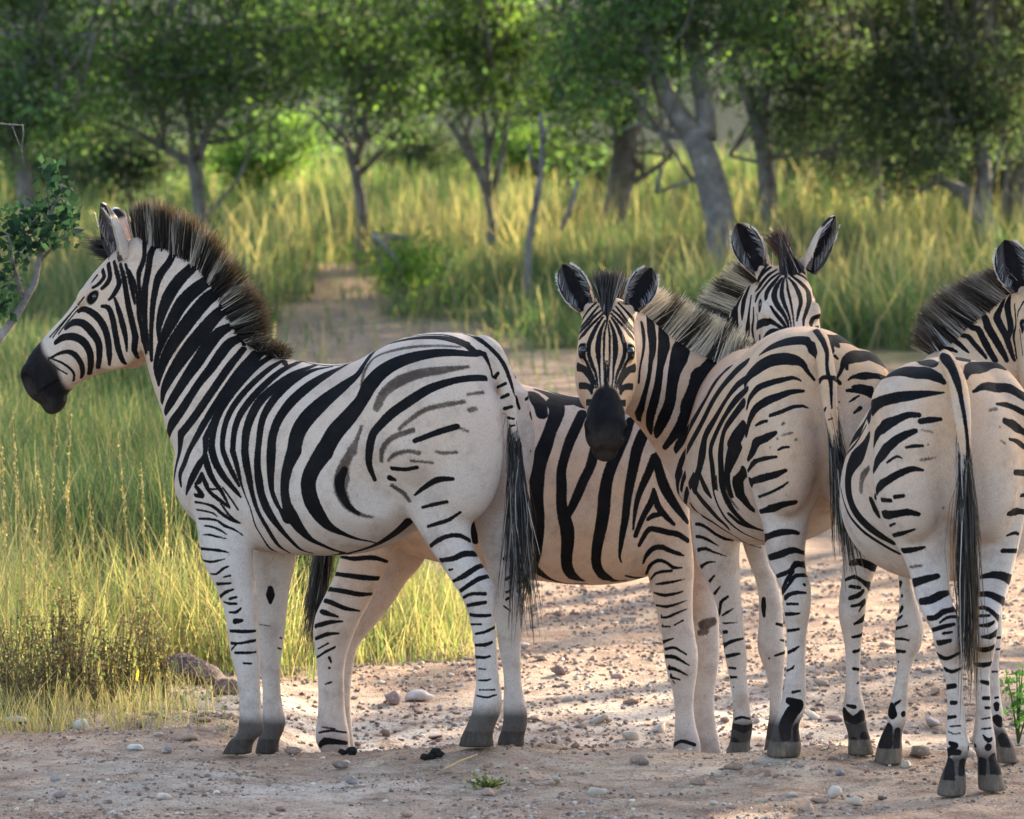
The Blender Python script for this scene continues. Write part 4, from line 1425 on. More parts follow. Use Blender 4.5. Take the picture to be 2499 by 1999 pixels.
z.stripes("P", wmul=.8, text="""1110 0 56 1050 80 105 1050 200 105 1100 300 86 1180 400 47 1210 430 19;860 0 56 860 100 56 880 200 56 930 320 66 1000 430 56 1100 530 42 1200 590 33 1300 625 19;
770 0 19 770 100 19 790 250 19 850 400 19 930 520 24 1060 630 19 1200 700 13 1310 740 10;810 50 13 820 200 17;1000 680 13 1130 760 13 1290 810 11;
430 0 66 400 120 47 410 230 28 430 340 13;500 0 47 460 100 38 440 200 28;575 40 38 540 130 56 500 230 42 485 340 28 490 430 19;630 0 28 660 100 56 700 190 66 750 270 28;
580 120 28 600 220 56 660 310 72 740 400 72 830 500 56 900 560 38 950 620 14;540 340 19 590 410 38 680 480 33 780 540 33 880 610 28 980 670 19;
550 560 38 640 560 47 720 600 38 800 660 38 900 710 38 990 730 19;560 690 42 640 690 42 720 720 38 840 790 11;575 870 28 620 830 47 700 815 47 780 850 28 920 895 11;
600 1070 38 650 1010 42 720 960 33 800 955 14;710 1210 38 740 1160 38 790 1100 24;750 1310 38 790 1290 42 850 1215 19;800 1380 38 805 1430 28;
830 1540 28 850 1450 33 860 1380 42 930 1320 38;870 1520 19 920 1490 38 990 1445 14;850 1600 24 920 1600 24 1030 1592 11;850 1700 56 920 1690 47""")
z.stripes("P", "900 20 28 905 150 28 950 280 28 1040 400 14", brown=True)
z.stripes("R6", """490 740 19 540 715 20 600 700 11;505 800 23 550 790 20 580 785 11;520 862 13 555 866 13;530 915 18 560 915 13;545 970 10;550 1050 8;550 1100 10""")
z.stripes("T", """250 215 13 330 160 43 430 120 56 540 100 66 620 110 66 670 160 52 695 220 38;125 480 13 150 400 56 220 330 72 320 270 86 430 250 95 520 260 86 590 290 56 630 350 33 690 425 19;
140 660 9 165 570 28 230 490 47 320 450 47 420 425 42 520 405 28 580 430 13;135 880 13 160 760 33 210 660 56 300 595 62 400 555 56 500 520 42 600 512 24;
215 790 18 260 765 28 305 755 22;150 1070 18 190 1000 38 220 930 56 300 890 62 375 850 33;395 990 18 430 970 23 480 965 20;150 1160 14 200 1090 28 280 1060 37 380 1045 23;
155 1290 18 170 1250 46 260 1220 65 370 1190 56 455 1155 32;205 1400 13 240 1370 23 330 1335 23 420 1290 23 475 1250 13;250 1490 37 340 1465 56 440 1430 51 530 1415 37;290 1700 37 380 1660 46 480 1650 42 555 1665 28""", mCt)
z.stripes("T", """330 710 28 420 680 32 520 640 30 600 635 23 640 650 9;700 20 40 735 70 40 760 110 42 790 200 33 790 300 26 800 380 33 820 430 37 825 560 22 830 650 15;720 460 23 745 410 28 800 400 37 860 415 32 895 450 32;
780 650 12 770 670 12;745 540 14 740 560 12;800 745 12 830 735 16;890 600 16;880 720 14;
870 140 37 850 90 46 920 80 46 1020 95 37 1100 120 23;950 330 28 950 260 46 1000 220 46 1090 225 56 1190 260 65 1290 320 46;1020 385 14 1080 370 23 1150 380 32 1220 405 23;1000 480 28 1060 475 37 1150 495 42;
970 600 11 1010 575 23 1050 550 13;1010 690 18 1060 650 37;855 230 23 875 250 18""")
z.stripes("T", "100 800 76 40 880 76 0 950 66;90 960 47 50 1050 47 10 1130 47 0 1160 38;100 1190 76 70 1240 86 75 1320 76 120 1400 66 190 1470 38;0 1510 38 100 1590 42 260 1640 19", wmul=.62)
z.stripes("T", "430 780 20 440 770 14;430 870 13 510 850 13;540 905 18;390 900 18;330 970 14;680 1100 10", brown=True)
z.stripes("V", """240 90 37 330 60 42 420 50 37 470 60 23;250 230 42 340 205 51 430 175 46 510 195 18;300 360 28 370 335 32 420 310 28 450 270 46 510 275 32;360 440 14 390 380 28 430 320 28;360 470 14 410 400 23 450 350 28 540 345 18;
360 520 23 400 480 28 450 463 28 520 465 14;390 540 20 465 540 16;360 610 23 420 608 26 475 605 13;395 722 23 470 712 20;400 870 20 440 850 23 470 830 13;390 995 11 430 975 16 440 960 9;510 410 26;
430 1140 20 480 1130 14;400 1195 46 470 1230 82 430 1270 92 380 1360 92 380 1440 74;460 1390 40 460 1470 40;
825 265 37 890 255 51 974 290 56 1040 300 46;790 375 18 850 355 28 880 370 23 950 420 37;820 420 23 885 430 23;820 500 28 880 480 33 910 450 23;830 555 18 880 545 23 920 520 28 880 590 9;850 675 18 890 655 28 930 620 23;
835 765 16 870 760 23 900 745 15;845 865 23 880 855 23;845 980 23 880 985 20;870 1080 14 890 1070 11;850 1240 30 800 1230 20;780 1290 50 840 1330 56 900 1300 74;840 1480 56 850 1540 64;920 1440 56 940 1520 64;
20 1330 18 80 1310 18 140 1320 14;30 1370 37 100 1390 56 150 1370 28;30 1480 56 60 1540 100;
232 510 28 230 560 35 235 620 18;320 675 18 360 685 18;310 890 13 345 880 18 375 868 13;345 785 9 370 790 13;270 910 14;365 970 9""")

z = ZD
mD = (z.f.o, z.f.l)
z.stripes("X", """545 110 24 600 115 42 660 130 56 720 150 38;295 290 24 370 225 62 470 195 76 570 200 76 670 215 71 740 245 66 785 280 33;245 560 24 250 480 56 320 420 76 430 390 80 540 375 66 650 360 47 740 355 24 785 350 11;
615 560 42 680 550 47 760 545 28;270 930 18 295 860 42 340 790 56 420 710 62 500 660 56 575 630 37;510 750 18 570 740 28 630 738 20;370 860 14 440 815 20 480 830 10;
285 1120 13 310 1040 33 390 980 52 480 930 52 560 905 42 630 915 20;330 1130 23 400 1135 28;425 1110 33 490 1100 28;320 1240 42 420 1235 52 520 1220 52 600 1235 33;370 1330 23 430 1300 16;415 1390 23 490 1370 26 570 1345 16;
460 1500 33 540 1495 42 640 1475 23;560 1720 37 650 1700 42 740 1680 33;
740 75 28 790 100 86 840 170 66 880 270 56 900 350 37 920 450 33 940 570 26 955 700 26 960 830 33 945 950 37;
870 90 37 910 110 66 950 90 47;930 260 47 960 200 56 1040 160 76 1140 140 71 1210 170 37;1000 345 23 1070 310 47 1160 315 61 1260 320 66 1350 370 52 1400 400 47;1230 560 42 1290 590 47 1365 640 42 1420 670 37;
1260 690 18 1310 705 23 1365 745 28;1300 930 42 1365 935 47 1420 940 37;1340 1100 18 1365 1095 28;1250 1230 23 1310 1215 42 1400 1220 37;1240 1390 13 1300 1370 26 1350 1390 18;1210 1500 33 1310 1500 33;1060 1690 23 1140 1670 42 1220 1680 52 1270 1700 37;
235 400 23 170 490 28 110 590 24 70 700 28 40 800 24 25 900 12;220 540 30 180 620 50 130 680 46 80 770 32;220 590 11 150 710 13 80 800 11 50 900 9;
235 680 47 190 780 76 120 860 86 90 950 66 90 1060 56 110 1150 47 150 1230 47 220 1310 47 310 1380 42 410 1440 28;260 1140 37 290 1210 37 310 1250 18;
25 1000 13 60 1150 11 110 1260 15 200 1360 18 300 1430 18 400 1490 18 460 1520 15;855 510 14;870 590 12;885 690 12""")
z.stripes("X", "275 740 14 295 660 38 350 600 57 430 555 57 520 515 47 600 515 37")
z.stripes("X", "620 840 18 720 825 9;540 1620 18 620 1605 13;240 900 18 190 970 37 180 1060 28;1120 480 18 1160 470 23;620 620 9 700 640 12;670 730 16;780 1190 14;1200 700 10 1230 720 10;1190 600 12", brown=True)
z.stripes("X", "1170 435 18 1250 445 32 1330 480 42 1400 520 37")
z.stripes("W", """255 365 33 330 335 42 415 310 33;290 465 37 370 455 47 430 425 47 480 410 28;335 565 33 400 560 33 450 525 33 520 510 23;430 590 13 470 560 18 540 553 15;385 635 28 450 615 28 515 600 20;450 655 20 500 647 13;
392 715 35 440 710 33 490 698 23;405 780 23 470 805 23 560 765 16;440 860 18 500 885 23 565 860 13;468 978 33 515 970 33;472 1072 30 522 1072 26;475 1162 23 520 1155 20;490 1215 9 550 1210 11;480 1245 9 510 1260 9 550 1255 8;465 1310 20 520 1330 37 480 1370 28 540 1370 37;600 1345 28;
480 1440 46 480 1520 74 500 1570 37;565 1430 37 565 1520 42 565 1570 28;
675 315 23 740 305 37 800 315 42 860 350 28;650 420 23 720 420 37 780 445 42 825 475 33;620 515 13 690 500 23 740 525 28 780 565 23;670 550 18 725 548 16;670 608 15 720 605 28 755 585 16;680 675 15 730 675 33 770 650 26;630 742 13 700 755 33 765 735 23;
640 840 20 690 845 33 735 835 18;680 945 23 720 955 28;690 1045 23 725 1045 26;705 1103 20 730 1103 18;680 1170 9 730 1162 13;680 1230 11 735 1225 9;690 1270 13 720 1300 28 760 1270 11;640 1330 28;720 1340 46;
680 1430 46 680 1530 37;760 1420 56 770 1510 74 770 1560 37;
190 350 18 185 370 18;200 430 23;200 500 18 190 520 14;170 575 11 200 550 11;165 625 15 230 610 13;158 688 16 200 688 16 240 697 11;165 760 18 215 765 18;178 825 16;130 1110 42 140 1140 56;210 1140 37;
110 1230 46 95 1310 84 110 1370 46;175 1240 37 172 1340 42 175 1380 28;160 1080 18 190 1060 13;
775 608 23 795 605 18;775 680 16 795 680 16;770 750 15 790 750 13;745 822 13 775 822 13;745 885 13 775 885 13;760 1043 13 780 1040 13;770 1085 37 770 1110 28;770 1170 56 790 1190 56;810 1290 74 830 1350 56 800 1390 46""")
z.stripes("N", """1970 880 30 1940 1000 74 1960 1150 66 1985 1280 76 1960 1400 56 1950 1480 28;1890 930 30 1830 1070 66 1800 1150 92 1850 1270 92 1920 1400 84 1960 1520 74 2000 1650 56 2030 1720 38;
1400 920 37 1500 1020 66 1600 1110 66 1650 1180 84 1680 1280 102 1750 1400 102 1820 1520 94 1890 1640 76 1930 1725 56;1400 1230 37 1480 1290 74 1550 1310 84 1600 1400 84 1660 1520 94 1720 1630 84 1780 1725 76;
1250 1310 37 1330 1390 56 1420 1410 66 1480 1480 66 1550 1560 66 1620 1640 56 1660 1690 37;1190 1440 47 1280 1490 66 1360 1560 56 1430 1620 28;1140 1560 37 1200 1580 56 1270 1610 28;
2030 980 10 2040 1100 13 2050 1250 18 2020 1400 28 2040 1550 18 2060 1700 18;2100 1330 18 2120 1500 11 2140 1650 11;2075 1190 23;2150 950 18 2080 1080 15 2070 1150 10""")

# ------------------------------------------------------------------ faces, hooves, hair
LAB = {0: "zebra in profile on the left, facing left, its whole head and side in view",
       1: "zebra standing behind the others, facing right, peering over a striped rump with ears spread",
       2: "middle zebra seen from behind, neck bent round so its dark muzzle faces the camera",
       3: "zebra nearest the right edge, seen squarely from behind, its head cut off by the frame"}
for i, z in enumerate(ALLZ):
    z.muzzle(*((.745, .72) if i == 0 else (.72, .60) if i != 2 else (.76, .625)))
    cen = z.eyes(*(rg('R1', 655, 788), rg('H', 985, 878), rg('G', 290, 808), rg('N', 2135, 1262))[i])
    z.nostrils()
    z.finish_feet(((.060, .047, .040), (.09, .07, .058), (.115, .090, .072), (.125, .098, .078))[i], (.72, .3, .80, .75)[i])
    z.build(LAB[i], M_ZEB[i])
    for c in cen:
        z.eye(c)
    z.ear_hair(M_hair)
z = ZA


def prs(f, reg, rows):
    out = []
    for a, b, c, d in rows:
        out.append((f(*rg(reg, a, b)), f(*rg(reg, c, d))))
    return out


SA = ZA.f.S
z.mane(prs(SA, "R1", [(965, 440, 935, 165), (1010, 400, 1005, 118), (1090, 395, 1110, 115), (1220, 440, 1240, 175), (1330, 505, 1390, 250), (1440, 590, 1540, 380), (1530, 700, 1660, 560), (1600, 830, 1780, 720),
                       (1660, 950, 1880, 870), (1710, 1050, 1870, 1010), (1780, 1120, 1870, 1090), (1880, 1180, 1950, 1120), (1990, 1215, 2030, 1185)]), M_hair, n=9500, tipcol=(.014, .010, .007), white=(.42, .37, .33), whitetip=(.17, .13, .09), bands=[(0, .35), (.75, 1.7), (2.05, 3.1), (3.35, 4.2), (4.55, 5.5), (5.8, 6.7), (7.05, 8.1), (8.3, 9.6), (9.9, 10.6), (10.8, 12)])
z.mane([(ZA.hp(-.02, .03, .0), SA(*rg("R1", 640, 380))), (ZA.hp(.06, .04, 0), SA(*rg("R1", 625, 430))), (ZA.hp(.12, .04, 0), SA(*rg("R1", 690, 480)))], M_hair, n=500, dark=1.0, name="forelock", tipcol=(.01, .008, .008))
ubot = S
z.tail_hair(A_dock[4:], back(SA(*rg("U", 385, 1600)), -.06), .022, .030, M_hair, n=1500, pale=.16)

z = ZB
B_dock = [ZB.f.S(868, 1010), ZB.f.S(838, 1080), ZB.f.S(815, 1180), ZB.f.S(800, 1260)]
z.tail_hair(B_dock, ZB.f.S(752, 1600), .035, .022, M_hair, n=1100, pale=.03)
z.mane([(P(1872, 668, 1.07), P(1845, 612, 1.07)), (P(1838, 688, 1.13), P(1778, 652, 1.14)), (P(1798, 740, 1.17), P(1722, 705, 1.18)), (P(1756, 812, 1.19), P(1676, 780, 1.2)), (P(1705, 882, 1.2), P(1640, 850, 1.2)), (P(1630, 920, 1.2), P(1590, 890, 1.2))], M_hair, n=5200, white=(.56, .48, .38), tipcol=(.04, .03, .02), whitetip=(.50, .40, .27), bands=[(.35, .8), (1.3, 1.8), (2.3, 2.75), (3.25, 3.7), (4.2, 4.7)])
z.mane([(ZB.hp(-.06, .02, -.035), P(1872, 572, 1.0)), (ZB.hp(-.03, .03, -.02), P(1884, 566, 1.0)), (ZB.hp(.0, .035, .0), P(1905, 562, 1.0)), (ZB.hp(-.02, .03, .022), P(1922, 572, 1.0))], M_hair, n=1300, dark=.9, name="forelock", tipcol=(.055, .022, .012), thick=.012)

z = ZC
z.tail_hair(C_dock[3:], P(2082, 1365, -.52), .020, .028, M_hair, n=1000, pale=.2)
z.mane([(P(1500, 742, .25), P(1520, 668, .26)), (P(1552, 752, .35), P(1600, 705, .36)), (P(1603, 793, .43), P(1655, 722, .44)), (P(1660, 836, .48), P(1722, 760, .49)), (P(1735, 872, .50), P(1785, 790, .50)), (P(1800, 893, .44), P(1830, 828, .44)), (P(1840, 900, .35), P(1852, 872, .35))], M_hair, n=7000, white=(.60, .52, .43), tipcol=(.04, .03, .022), whitetip=(.56, .47, .33), bands=[(0, .6), (1.6, 2.15), (2.75, 3.2), (3.9, 4.35), (5.0, 5.4)])
z.mane([(ZC.hp(-.08, .02, .02), P(1456, 676, .14)), (ZC.hp(-.03, .03, .01), P(1472, 664, .12)), (ZC.hp(.02, .035, .0), P(1490, 662, .12)), (ZC.hp(-.02, .03, -.02), P(1512, 668, .14))], M_hair, n=1300, dark=.85, name="forelock", tipcol=(.02, .014, .012), thick=.012)

z = ZD
z.tail_hair(D_dock[3:], P(2366, 1665, -1.33), .018, .016, M_hair, n=1300, pale=.06)
z.mane([(P(2505, 695, -.36), P(2470, 655, -.36)), (P(2478, 704, -.34), P(2425, 655, -.34)), (P(2430, 742, -.32), P(2345, 682, -.32)), (P(2366, 788, -.30), P(2280, 720, -.30)), (P(2310, 835, -.30), P(2236, 772, -.30)), (P(2275, 860, -.34), P(2238, 825, -.34))], M_hair, n=6000, tipcol=(.04, .028, .02), white=(.45, .40, .37), whitetip=(.16, .12, .09), bands=[(.1, .45), (.9, 1.4), (1.8, 2.4), (2.7, 3.3), (3.6, 4.2), (4.5, 5)])
z.mane([(ZD.hp(-.06, .02, .02), P(2550, 610, -.45)), (ZD.hp(-.03, .03, .0), P(2562, 600, -.45)), (ZD.hp(.0, .035, -.02), P(2580, 610, -.45))], M_hair, n=500, dark=.9, name="forelock", thick=.012)
# ------------------------------------------------------------------ ground sheet
for z in ALLZ:
    FOOT.extend(z.feet)
setup_ground()


def axis(lo, hi, step, far_lo, far_hi, g=1.09):
    a = list(np.arange(lo, hi + 1e-6, step))
    s, v = step, lo
    pre = []
    while v > far_lo:
        s *= g
        v -= s
        pre.append(v)
    s, v = step, hi
    while v < far_hi:
        s *= g
        v += s
        a.append(v)
    return np.array(pre[::-1] + a)


gx = axis(-3.0, 3.0, .028, -110, 110)
gy = axis(-3.6, 5.0, .028, -40, 130)
X, Yy = np.meshgrid(gx, gy)
Z = ground_z(X, Yy)
nx, ny = len(gx), len(gy)
idx = np.arange(nx * ny).reshape(ny, nx)
Fq = np.stack([idx[:-1, :-1], idx[:-1, 1:], idx[1:, 1:], idx[1:, :-1]], -1).reshape(-1, 4)
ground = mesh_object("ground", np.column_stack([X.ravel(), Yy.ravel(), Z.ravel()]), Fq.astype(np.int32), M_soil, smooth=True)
tag(ground, kind="structure")


def cover_at(x, y):
    """1 where plants hide the soil"""
    x, y = np.asarray(x, float), np.asarray(y, float)
    edge = np.interp(y, [-2, .3, 1.6, 2.6, 3.2, 4.0, 5.0, 6.5, 8, 10, 14, 20, 27], [-3.2, -2.2, -1.5, -1.2, -.65, -.35, -.15, -.12, -.5, -.9, -1.35, -1.65, -2.0])
    w = vnoise(x, y, .6) * .5 + vnoise(x + 5, y, .2) * .2
    left = np.clip((edge - x + w) / .25, 0, 1)
    far = np.clip((y - np.interp(x, [-6, -3.0, -2.5, -1.4, -.95, .2, 1, 3], [20, 24, 39, 39, 28, 25, 24, 21]) + w * 3 + 9 * vnoise(x + 2, y, 1.1) + 6 * vnoise(x, y + 5, 3.0)) / 2.2, 0, 1)
    right = np.clip((x - np.interp(y, [-3, 0, 6, 15, 30], [2.6, 2.1, 3.0, 3.6, 4]) + w) / .3, 0, 1)
    return np.maximum(np.maximum(left, far), right)


cov = cover_at(X.ravel(), Yy.ravel())
fattr(ground.data, "cover", cov * .9)
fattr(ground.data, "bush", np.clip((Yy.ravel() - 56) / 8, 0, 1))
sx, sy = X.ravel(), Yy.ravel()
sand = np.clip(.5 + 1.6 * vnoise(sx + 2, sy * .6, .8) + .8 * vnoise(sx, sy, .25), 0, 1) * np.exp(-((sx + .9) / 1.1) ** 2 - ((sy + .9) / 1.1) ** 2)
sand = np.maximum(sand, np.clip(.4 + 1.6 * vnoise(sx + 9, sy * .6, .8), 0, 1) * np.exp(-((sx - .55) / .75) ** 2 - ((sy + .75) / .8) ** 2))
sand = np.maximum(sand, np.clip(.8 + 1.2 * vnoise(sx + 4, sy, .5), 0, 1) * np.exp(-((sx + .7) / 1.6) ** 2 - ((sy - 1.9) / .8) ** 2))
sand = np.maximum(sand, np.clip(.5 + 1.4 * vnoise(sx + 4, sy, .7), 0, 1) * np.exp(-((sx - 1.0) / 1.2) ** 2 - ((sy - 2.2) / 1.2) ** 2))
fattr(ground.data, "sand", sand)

# ------------------------------------------------------------------ stones
ICO = bmesh.new()
bmesh.ops.create_icosphere(ICO, subdivisions=2, radius=1.0)
ICO_V = np.array([v.co[:] for v in ICO.verts])
ICO_F = np.array([[v.index for v in f.verts] for f in ICO.faces], dtype=np.int32)
ICO.free()
ICO1 = bmesh.new()
bmesh.ops.create_icosphere(ICO1, subdivisions=1, radius=1.0)
I1_V = np.array([v.co[:] for v in ICO1.verts])
I1_F = np.array([[v.index for v in f.verts] for f in ICO1.faces], dtype=np.int32)
ICO1.free()


def stone_shape(V, sharp=.5):
    v = V.copy()
    for _ in range(8):                   # cut flat facets
        d = rng.normal(size=3)
        d /= np.linalg.norm(d)
        k = .30 + .40 * rng.random()
        s = v @ d
        v = v - np.outer(np.clip(s - k, 0, None), d)
    return v * (1 + .06 * rng.normal(size=(len(v), 1)) * sharp)


STONE_COLS = [(.30, .18, .12), (.38, .25, .17), (.24, .13, .09), (.46, .35, .26), (.18, .125, .10), (.56, .46, .36), (.34, .21, .15)]
GR_ST = "loose stones scattered on the dirt track"


def stone(px, py, w, h, col, label=None, name="stone", group=GR_ST, depth=.8, sink=.25, tilt=.3):
    p = ground_hit(px, py)
    s = (p.y - CAM.y) / FPX
    sz = np.array([w * s / 2, w * s / 2 * depth, h * s / 2])
    v = stone_shape(ICO_V) * sz
    a = rng.random() * .6 - .3
    v = v @ np.array(Matrix.Rotation(a, 3, 'Z')).T @ np.array(Matrix.Rotation((rng.random() - .5) * tilt, 3, 'Y')).T
    o = mesh_object(name, v, ICO_F, M_stone, smooth=False)
    o.location = (p.x, p.y, p.z + sz[2] * (1 - sink * 2))
    cattr(o.data, "tint", np.tile((*col, 1), (len(v), 1)))
    tag(o, label or "small rough brown stone lying loose on the dirt track", "stone", group)
    return o


SPECIAL = [
    (480, 1668, 215, 120, (.075, .036, .028), "large dark red boulder half hidden in grass behind the front hooves", "boulder", None),
    (545, 1690, 110, 50, (.14, .08, .062), "low dark red rock at the foot of the large boulder", "rock", None),
    (205, 1778, 62, 36, (.55, .50, .42), "pale wedge shaped stone at the track edge under the dry weeds", "stone", None),
    (40, 1760, 95, 24, (.55, .47, .38), "long flat cream stone at the left edge of the track", "stone", None),
    (385, 1695, 46, 30, (.27, .15, .13), "reddish stone beside the yellow leaf on the track edge", "stone", None),
    (443, 1708, 26, 18, (.07, .065, .065), "small black stone right of the reddish stone by the grass", "stone", None),
    (335, 1830, 58, 26, (.58, .50, .42), "pale cream stone on the track left of the front hooves", "stone", None),
    (410, 1838, 26, 26, (.26, .22, .21), "small upright grey stone just left of the front hooves", "stone", None),
    (955, 1718, 78, 48, (.30, .19, .16), "reddish angular rock at the end of the grass verge", "rock", None),
    (1030, 1712, 90, 44, (.52, .42, .36), "pale slanted rock beside the reddish rock at the verge", "rock", None),
    (2240, 1848, 74, 56, (.30, .22, .165), "rounded brown stone behind the pale cream stone by the right zebra's hoof", "stone", None),
    (2212, 1872, 52, 26, (.52, .42, .33), "cream stone touching the left front hoof of the right zebra", "stone", None),
    (2275, 1775, 60, 40, (.34, .27, .23), "grey brown stone behind the right zebra's hind legs", "stone", None),
    (860, 1915, 38, 30, (.20, .165, .155), "dark lone pebble in the foreground below the dung lumps", "stone", None),
    (2052, 1892, 34, 26, (.25, .24, .26), "bluish grey stone between the middle and right zebras' hooves", "stone", None),
    (1955, 1872, 24, 14, (.24, .21, .21), "small dark pebble in front of the middle zebra's hind hoof", "stone", None),
    (150, 1945, 46, 24, (.24, .15, .125), "dark red stone in the left foreground of the track", "stone", None),
    (135, 1905, 36, 22, (.28, .24, .22), "grey stone above the dark red foreground stone", "stone", None),
    (2012, 1972, 26, 18, (.30, .20, .16), "brown pebble at the bottom edge below the middle zebra", "stone", None),
    (2160, 1975, 48, 18, (.33, .25, .2), "flat brown stone at the bottom right of the track", "stone", None),
]
for px, py, w, h, col, lab, nm, grp in SPECIAL:
    stone(px, py, w, h, col, lab, nm, grp, tilt=.25)
for px, py, w, h in ((1055, 1850, 62, 30), (850, 1843, 46, 24)):
    p = ground_hit(px, py)
    s = (p.y - CAM.y) / FPX
    V, F = [], []
    for k in range(7):
        v = ICO_V * (1 + .12 * rng.normal(size=(len(ICO_V), 1))) * np.array([w, w * .8, h * 1.2]) * s * .22
        v = v + np.array([(rng.random() - .5) * w * .8 * s, (rng.random() - .5) * w * .5 * s, h * s * (.15 + .55 * rng.random())])
        F.append(ICO_F + len(np.vstack(V)) if V else ICO_F)
        V.append(v)
    o = mesh_object("dung", np.vstack(V), np.vstack(F), M_dung)
    o.location = p
    cattr(o.data, "tint", np.tile((.014, .013, .014, 1), (len(np.vstack(V)), 1)))
    tag(o, "larger lump of black dung in front of the hind hooves" if px > 1000 else "smaller lump of black dung beside the striped hind leg", "dung")

n_st = 0
while n_st < 210:                        # loose stones, larger ones few
    if rng.random() < .55:
        px, py = 1100 + 1400 * rng.random(), 1440 + 330 * rng.random() ** .8
    else:
        px, py = 2499 * rng.random(), 1740 + 255 * rng.random()
    p = ground_hit(px, py)
    if float(cover_at(p.x, p.y)) > .4 or min((p.x - a) ** 2 + (p.y - b) ** 2 for a, b, c in FOOT) < .012:
        continue
    w = 14 + 54 * rng.random() ** 2.4
    stone(px, py, w, w * (.4 + .3 * rng.random()), STONE_COLS[rng.integers(0, 7)])
    n_st += 1
# gravel: one object
gv, gf, gc, k = [], [], [], 0
protos = [stone_shape(I1_V) for _ in range(12)]
pts = []
while len(pts) < 26000:
    x, y = (rng.random(4000) * 6.4 - 3.2), (-2.1 + 10.5 * rng.random(4000) ** 1.35)
    ok = (cover_at(x, y) < .5) & (vnoise(x, y, .5) + vnoise(x, y, .15) * .6 > -.02 - .35 * rng.random(4000))
    pts.extend(zip(x[ok], y[ok]))
pts = np.array(pts[:26000])
gz = ground_z(pts[:, 0], pts[:, 1])
for (x, y), zz in zip(pts, gz):
    s = .0030 + .013 * rng.random() ** 3.2 + (.011 * rng.random() ** 2 if y > 1 else 0)
    v = protos[rng.integers(0, 12)] * s * np.array([1, .8, .55])
    a = rng.random() * 6.28
    ca, sa = math.cos(a), math.sin(a)
    v = np.column_stack([v[:, 0] * ca - v[:, 1] * sa, v[:, 0] * sa + v[:, 1] * ca, v[:, 2]])
    gv.append(v + np.array([x, y, zz + s * .2]))
    gf.append(I1_F + k)
    k += len(v)
    c = np.array(STONE_COLS[rng.integers(0, 7)]) * (.45 + .9 * rng.random())
    gc.append(np.tile((*c, 1), (len(v), 1)))
o = mesh_object("gravel", np.vstack(gv), np.vstack(gf), M_stone)
cattr(o.data, "tint", np.vstack(gc))
tag(o, "fine reddish gravel strewn over the dirt track", "gravel", kind="stuff")

# ------------------------------------------------------------------ grass
GREEN = [(.058, .098, .048), (.075, .118, .055), (.048, .080, .044), (.105, .130, .075)]
STRAW = [(.34, .27, .14), (.42, .34, .19), (.30, .235, .12), (.26, .23, .12)]
YELG = [(.11, .16, .045), (.14, .19, .055), (.09, .14, .04)]


def field(name, label, region, n, hfun, wid, mix, lean=.28, segs=3, cat="grass", dens=None, wind=(-.08, .02), tone=1.0):
    """scatter blades: region(n) gives x, y; mix is (green, yellow green, straw) shares"""
    xs, ys = [], []
    tot = 0
    while tot < n:
        x, y = region(n)
        keep = np.ones(len(x), bool) if dens is None else rng.random(len(x)) < dens(x, y)
        xs.append(x[keep])
        ys.append(y[keep])
        tot += keep.sum()
    x, y = np.concatenate(xs)[:n], np.concatenate(ys)[:n]
    # gather in tufts
    x = x + rng.normal(size=n) * .02
    roots = np.column_stack([x, y, ground_z(x, y, True) - .01])
    h = hfun(x, y) * (.55 + .6 * rng.random(n))
    ln = rng.normal(size=(n, 2)) * lean * .6 + np.array(wind)
    ln = np.clip(ln, -.75, .75)
    u = rng.random(n)
    c0, c1 = pick(GREEN, n), pick(GREEN, n) * 1.1
    g = u > mix[0]
    c0[g], c1[g] = pick(YELG, g.sum()), pick(YELG, g.sum())
    s = u > mix[0] + mix[1]
    c0[s], c1[s] = pick(STRAW, s.sum()) * .7, pick(STRAW, s.sum())
    c0, c1 = c0 * tone, c1 * tone
    o, tips = blades(name, roots, h, ln, wid * (.6 + .8 * rng.random(n)), c0, c1, M_grass, segs)
    tag(o, label, cat, kind="stuff")
    return roots, h, tips


def frustum(ymin, ymax, pxa=-150, pxb=2650, power=1.0):
    def f(n):
        y = ymin + (ymax - ymin) * rng.random(n) ** power
        px = pxa + (pxb - pxa) * rng.random(n)
        return (px - 1249.5) / FPX * (y + 18), y
    return f


BOULDER = ground_hit(480, 1655)


def clear(x, y):
    px = 1249.5 + FPX * x / (y + 18)
    return (1 - .6 * ((px < 420) & (y < 2.3))) * (1 - .80 * ((px > 430) & (px < 580) & (y < BOULDER.y + .1) & (y > BOULDER.y - 2.2)))


cd = lambda x, y: cover_at(x, y) * np.clip(.55 + 1.7 * vnoise(x, y, 1.3) + .8 * vnoise(x, y + 9, .45), .06, 1)
# beside the track on the left: low golden grass in the sun patch
field("verge_grass", "golden short grass glowing in the sun beside the track", frustum(1.7, 6.6, -100, 1230), 24000, lambda x, y: np.where(x < -1.0, .42, .33) * np.clip(.55 + 1.6 * (vnoise(x, y, .4) + .25), .28, 1.3), .0042, (.10, .24), lean=.62,
      dens=lambda x, y: clear(x, y) * np.clip(cover_at(x, y), 0, 1) * np.clip(1.2 - np.abs(vnoise(x, y, .35)) * 1.2, .2, 1), segs=4)
field("track_edge_grass", "sparse short dry grass creeping onto the track edge", frustum(.5, 2.2, -100, 620), 2600, lambda x, y: .10 + .10 * rng.random(len(x)), .0032, (.04, .10), lean=.6, dens=lambda x, y: np.clip((-.9 - x) / .8, .02, .9))
field("meadow_grass", "green knee high grass behind the left zebra", frustum(4.2, 14, -150, 900, 1.3), 26000, lambda x, y: np.clip(.62 + .5 * vnoise(x, y, 1.2), .3, .95), .0075, (.66, .12), lean=.46, dens=cd, tone=.78)
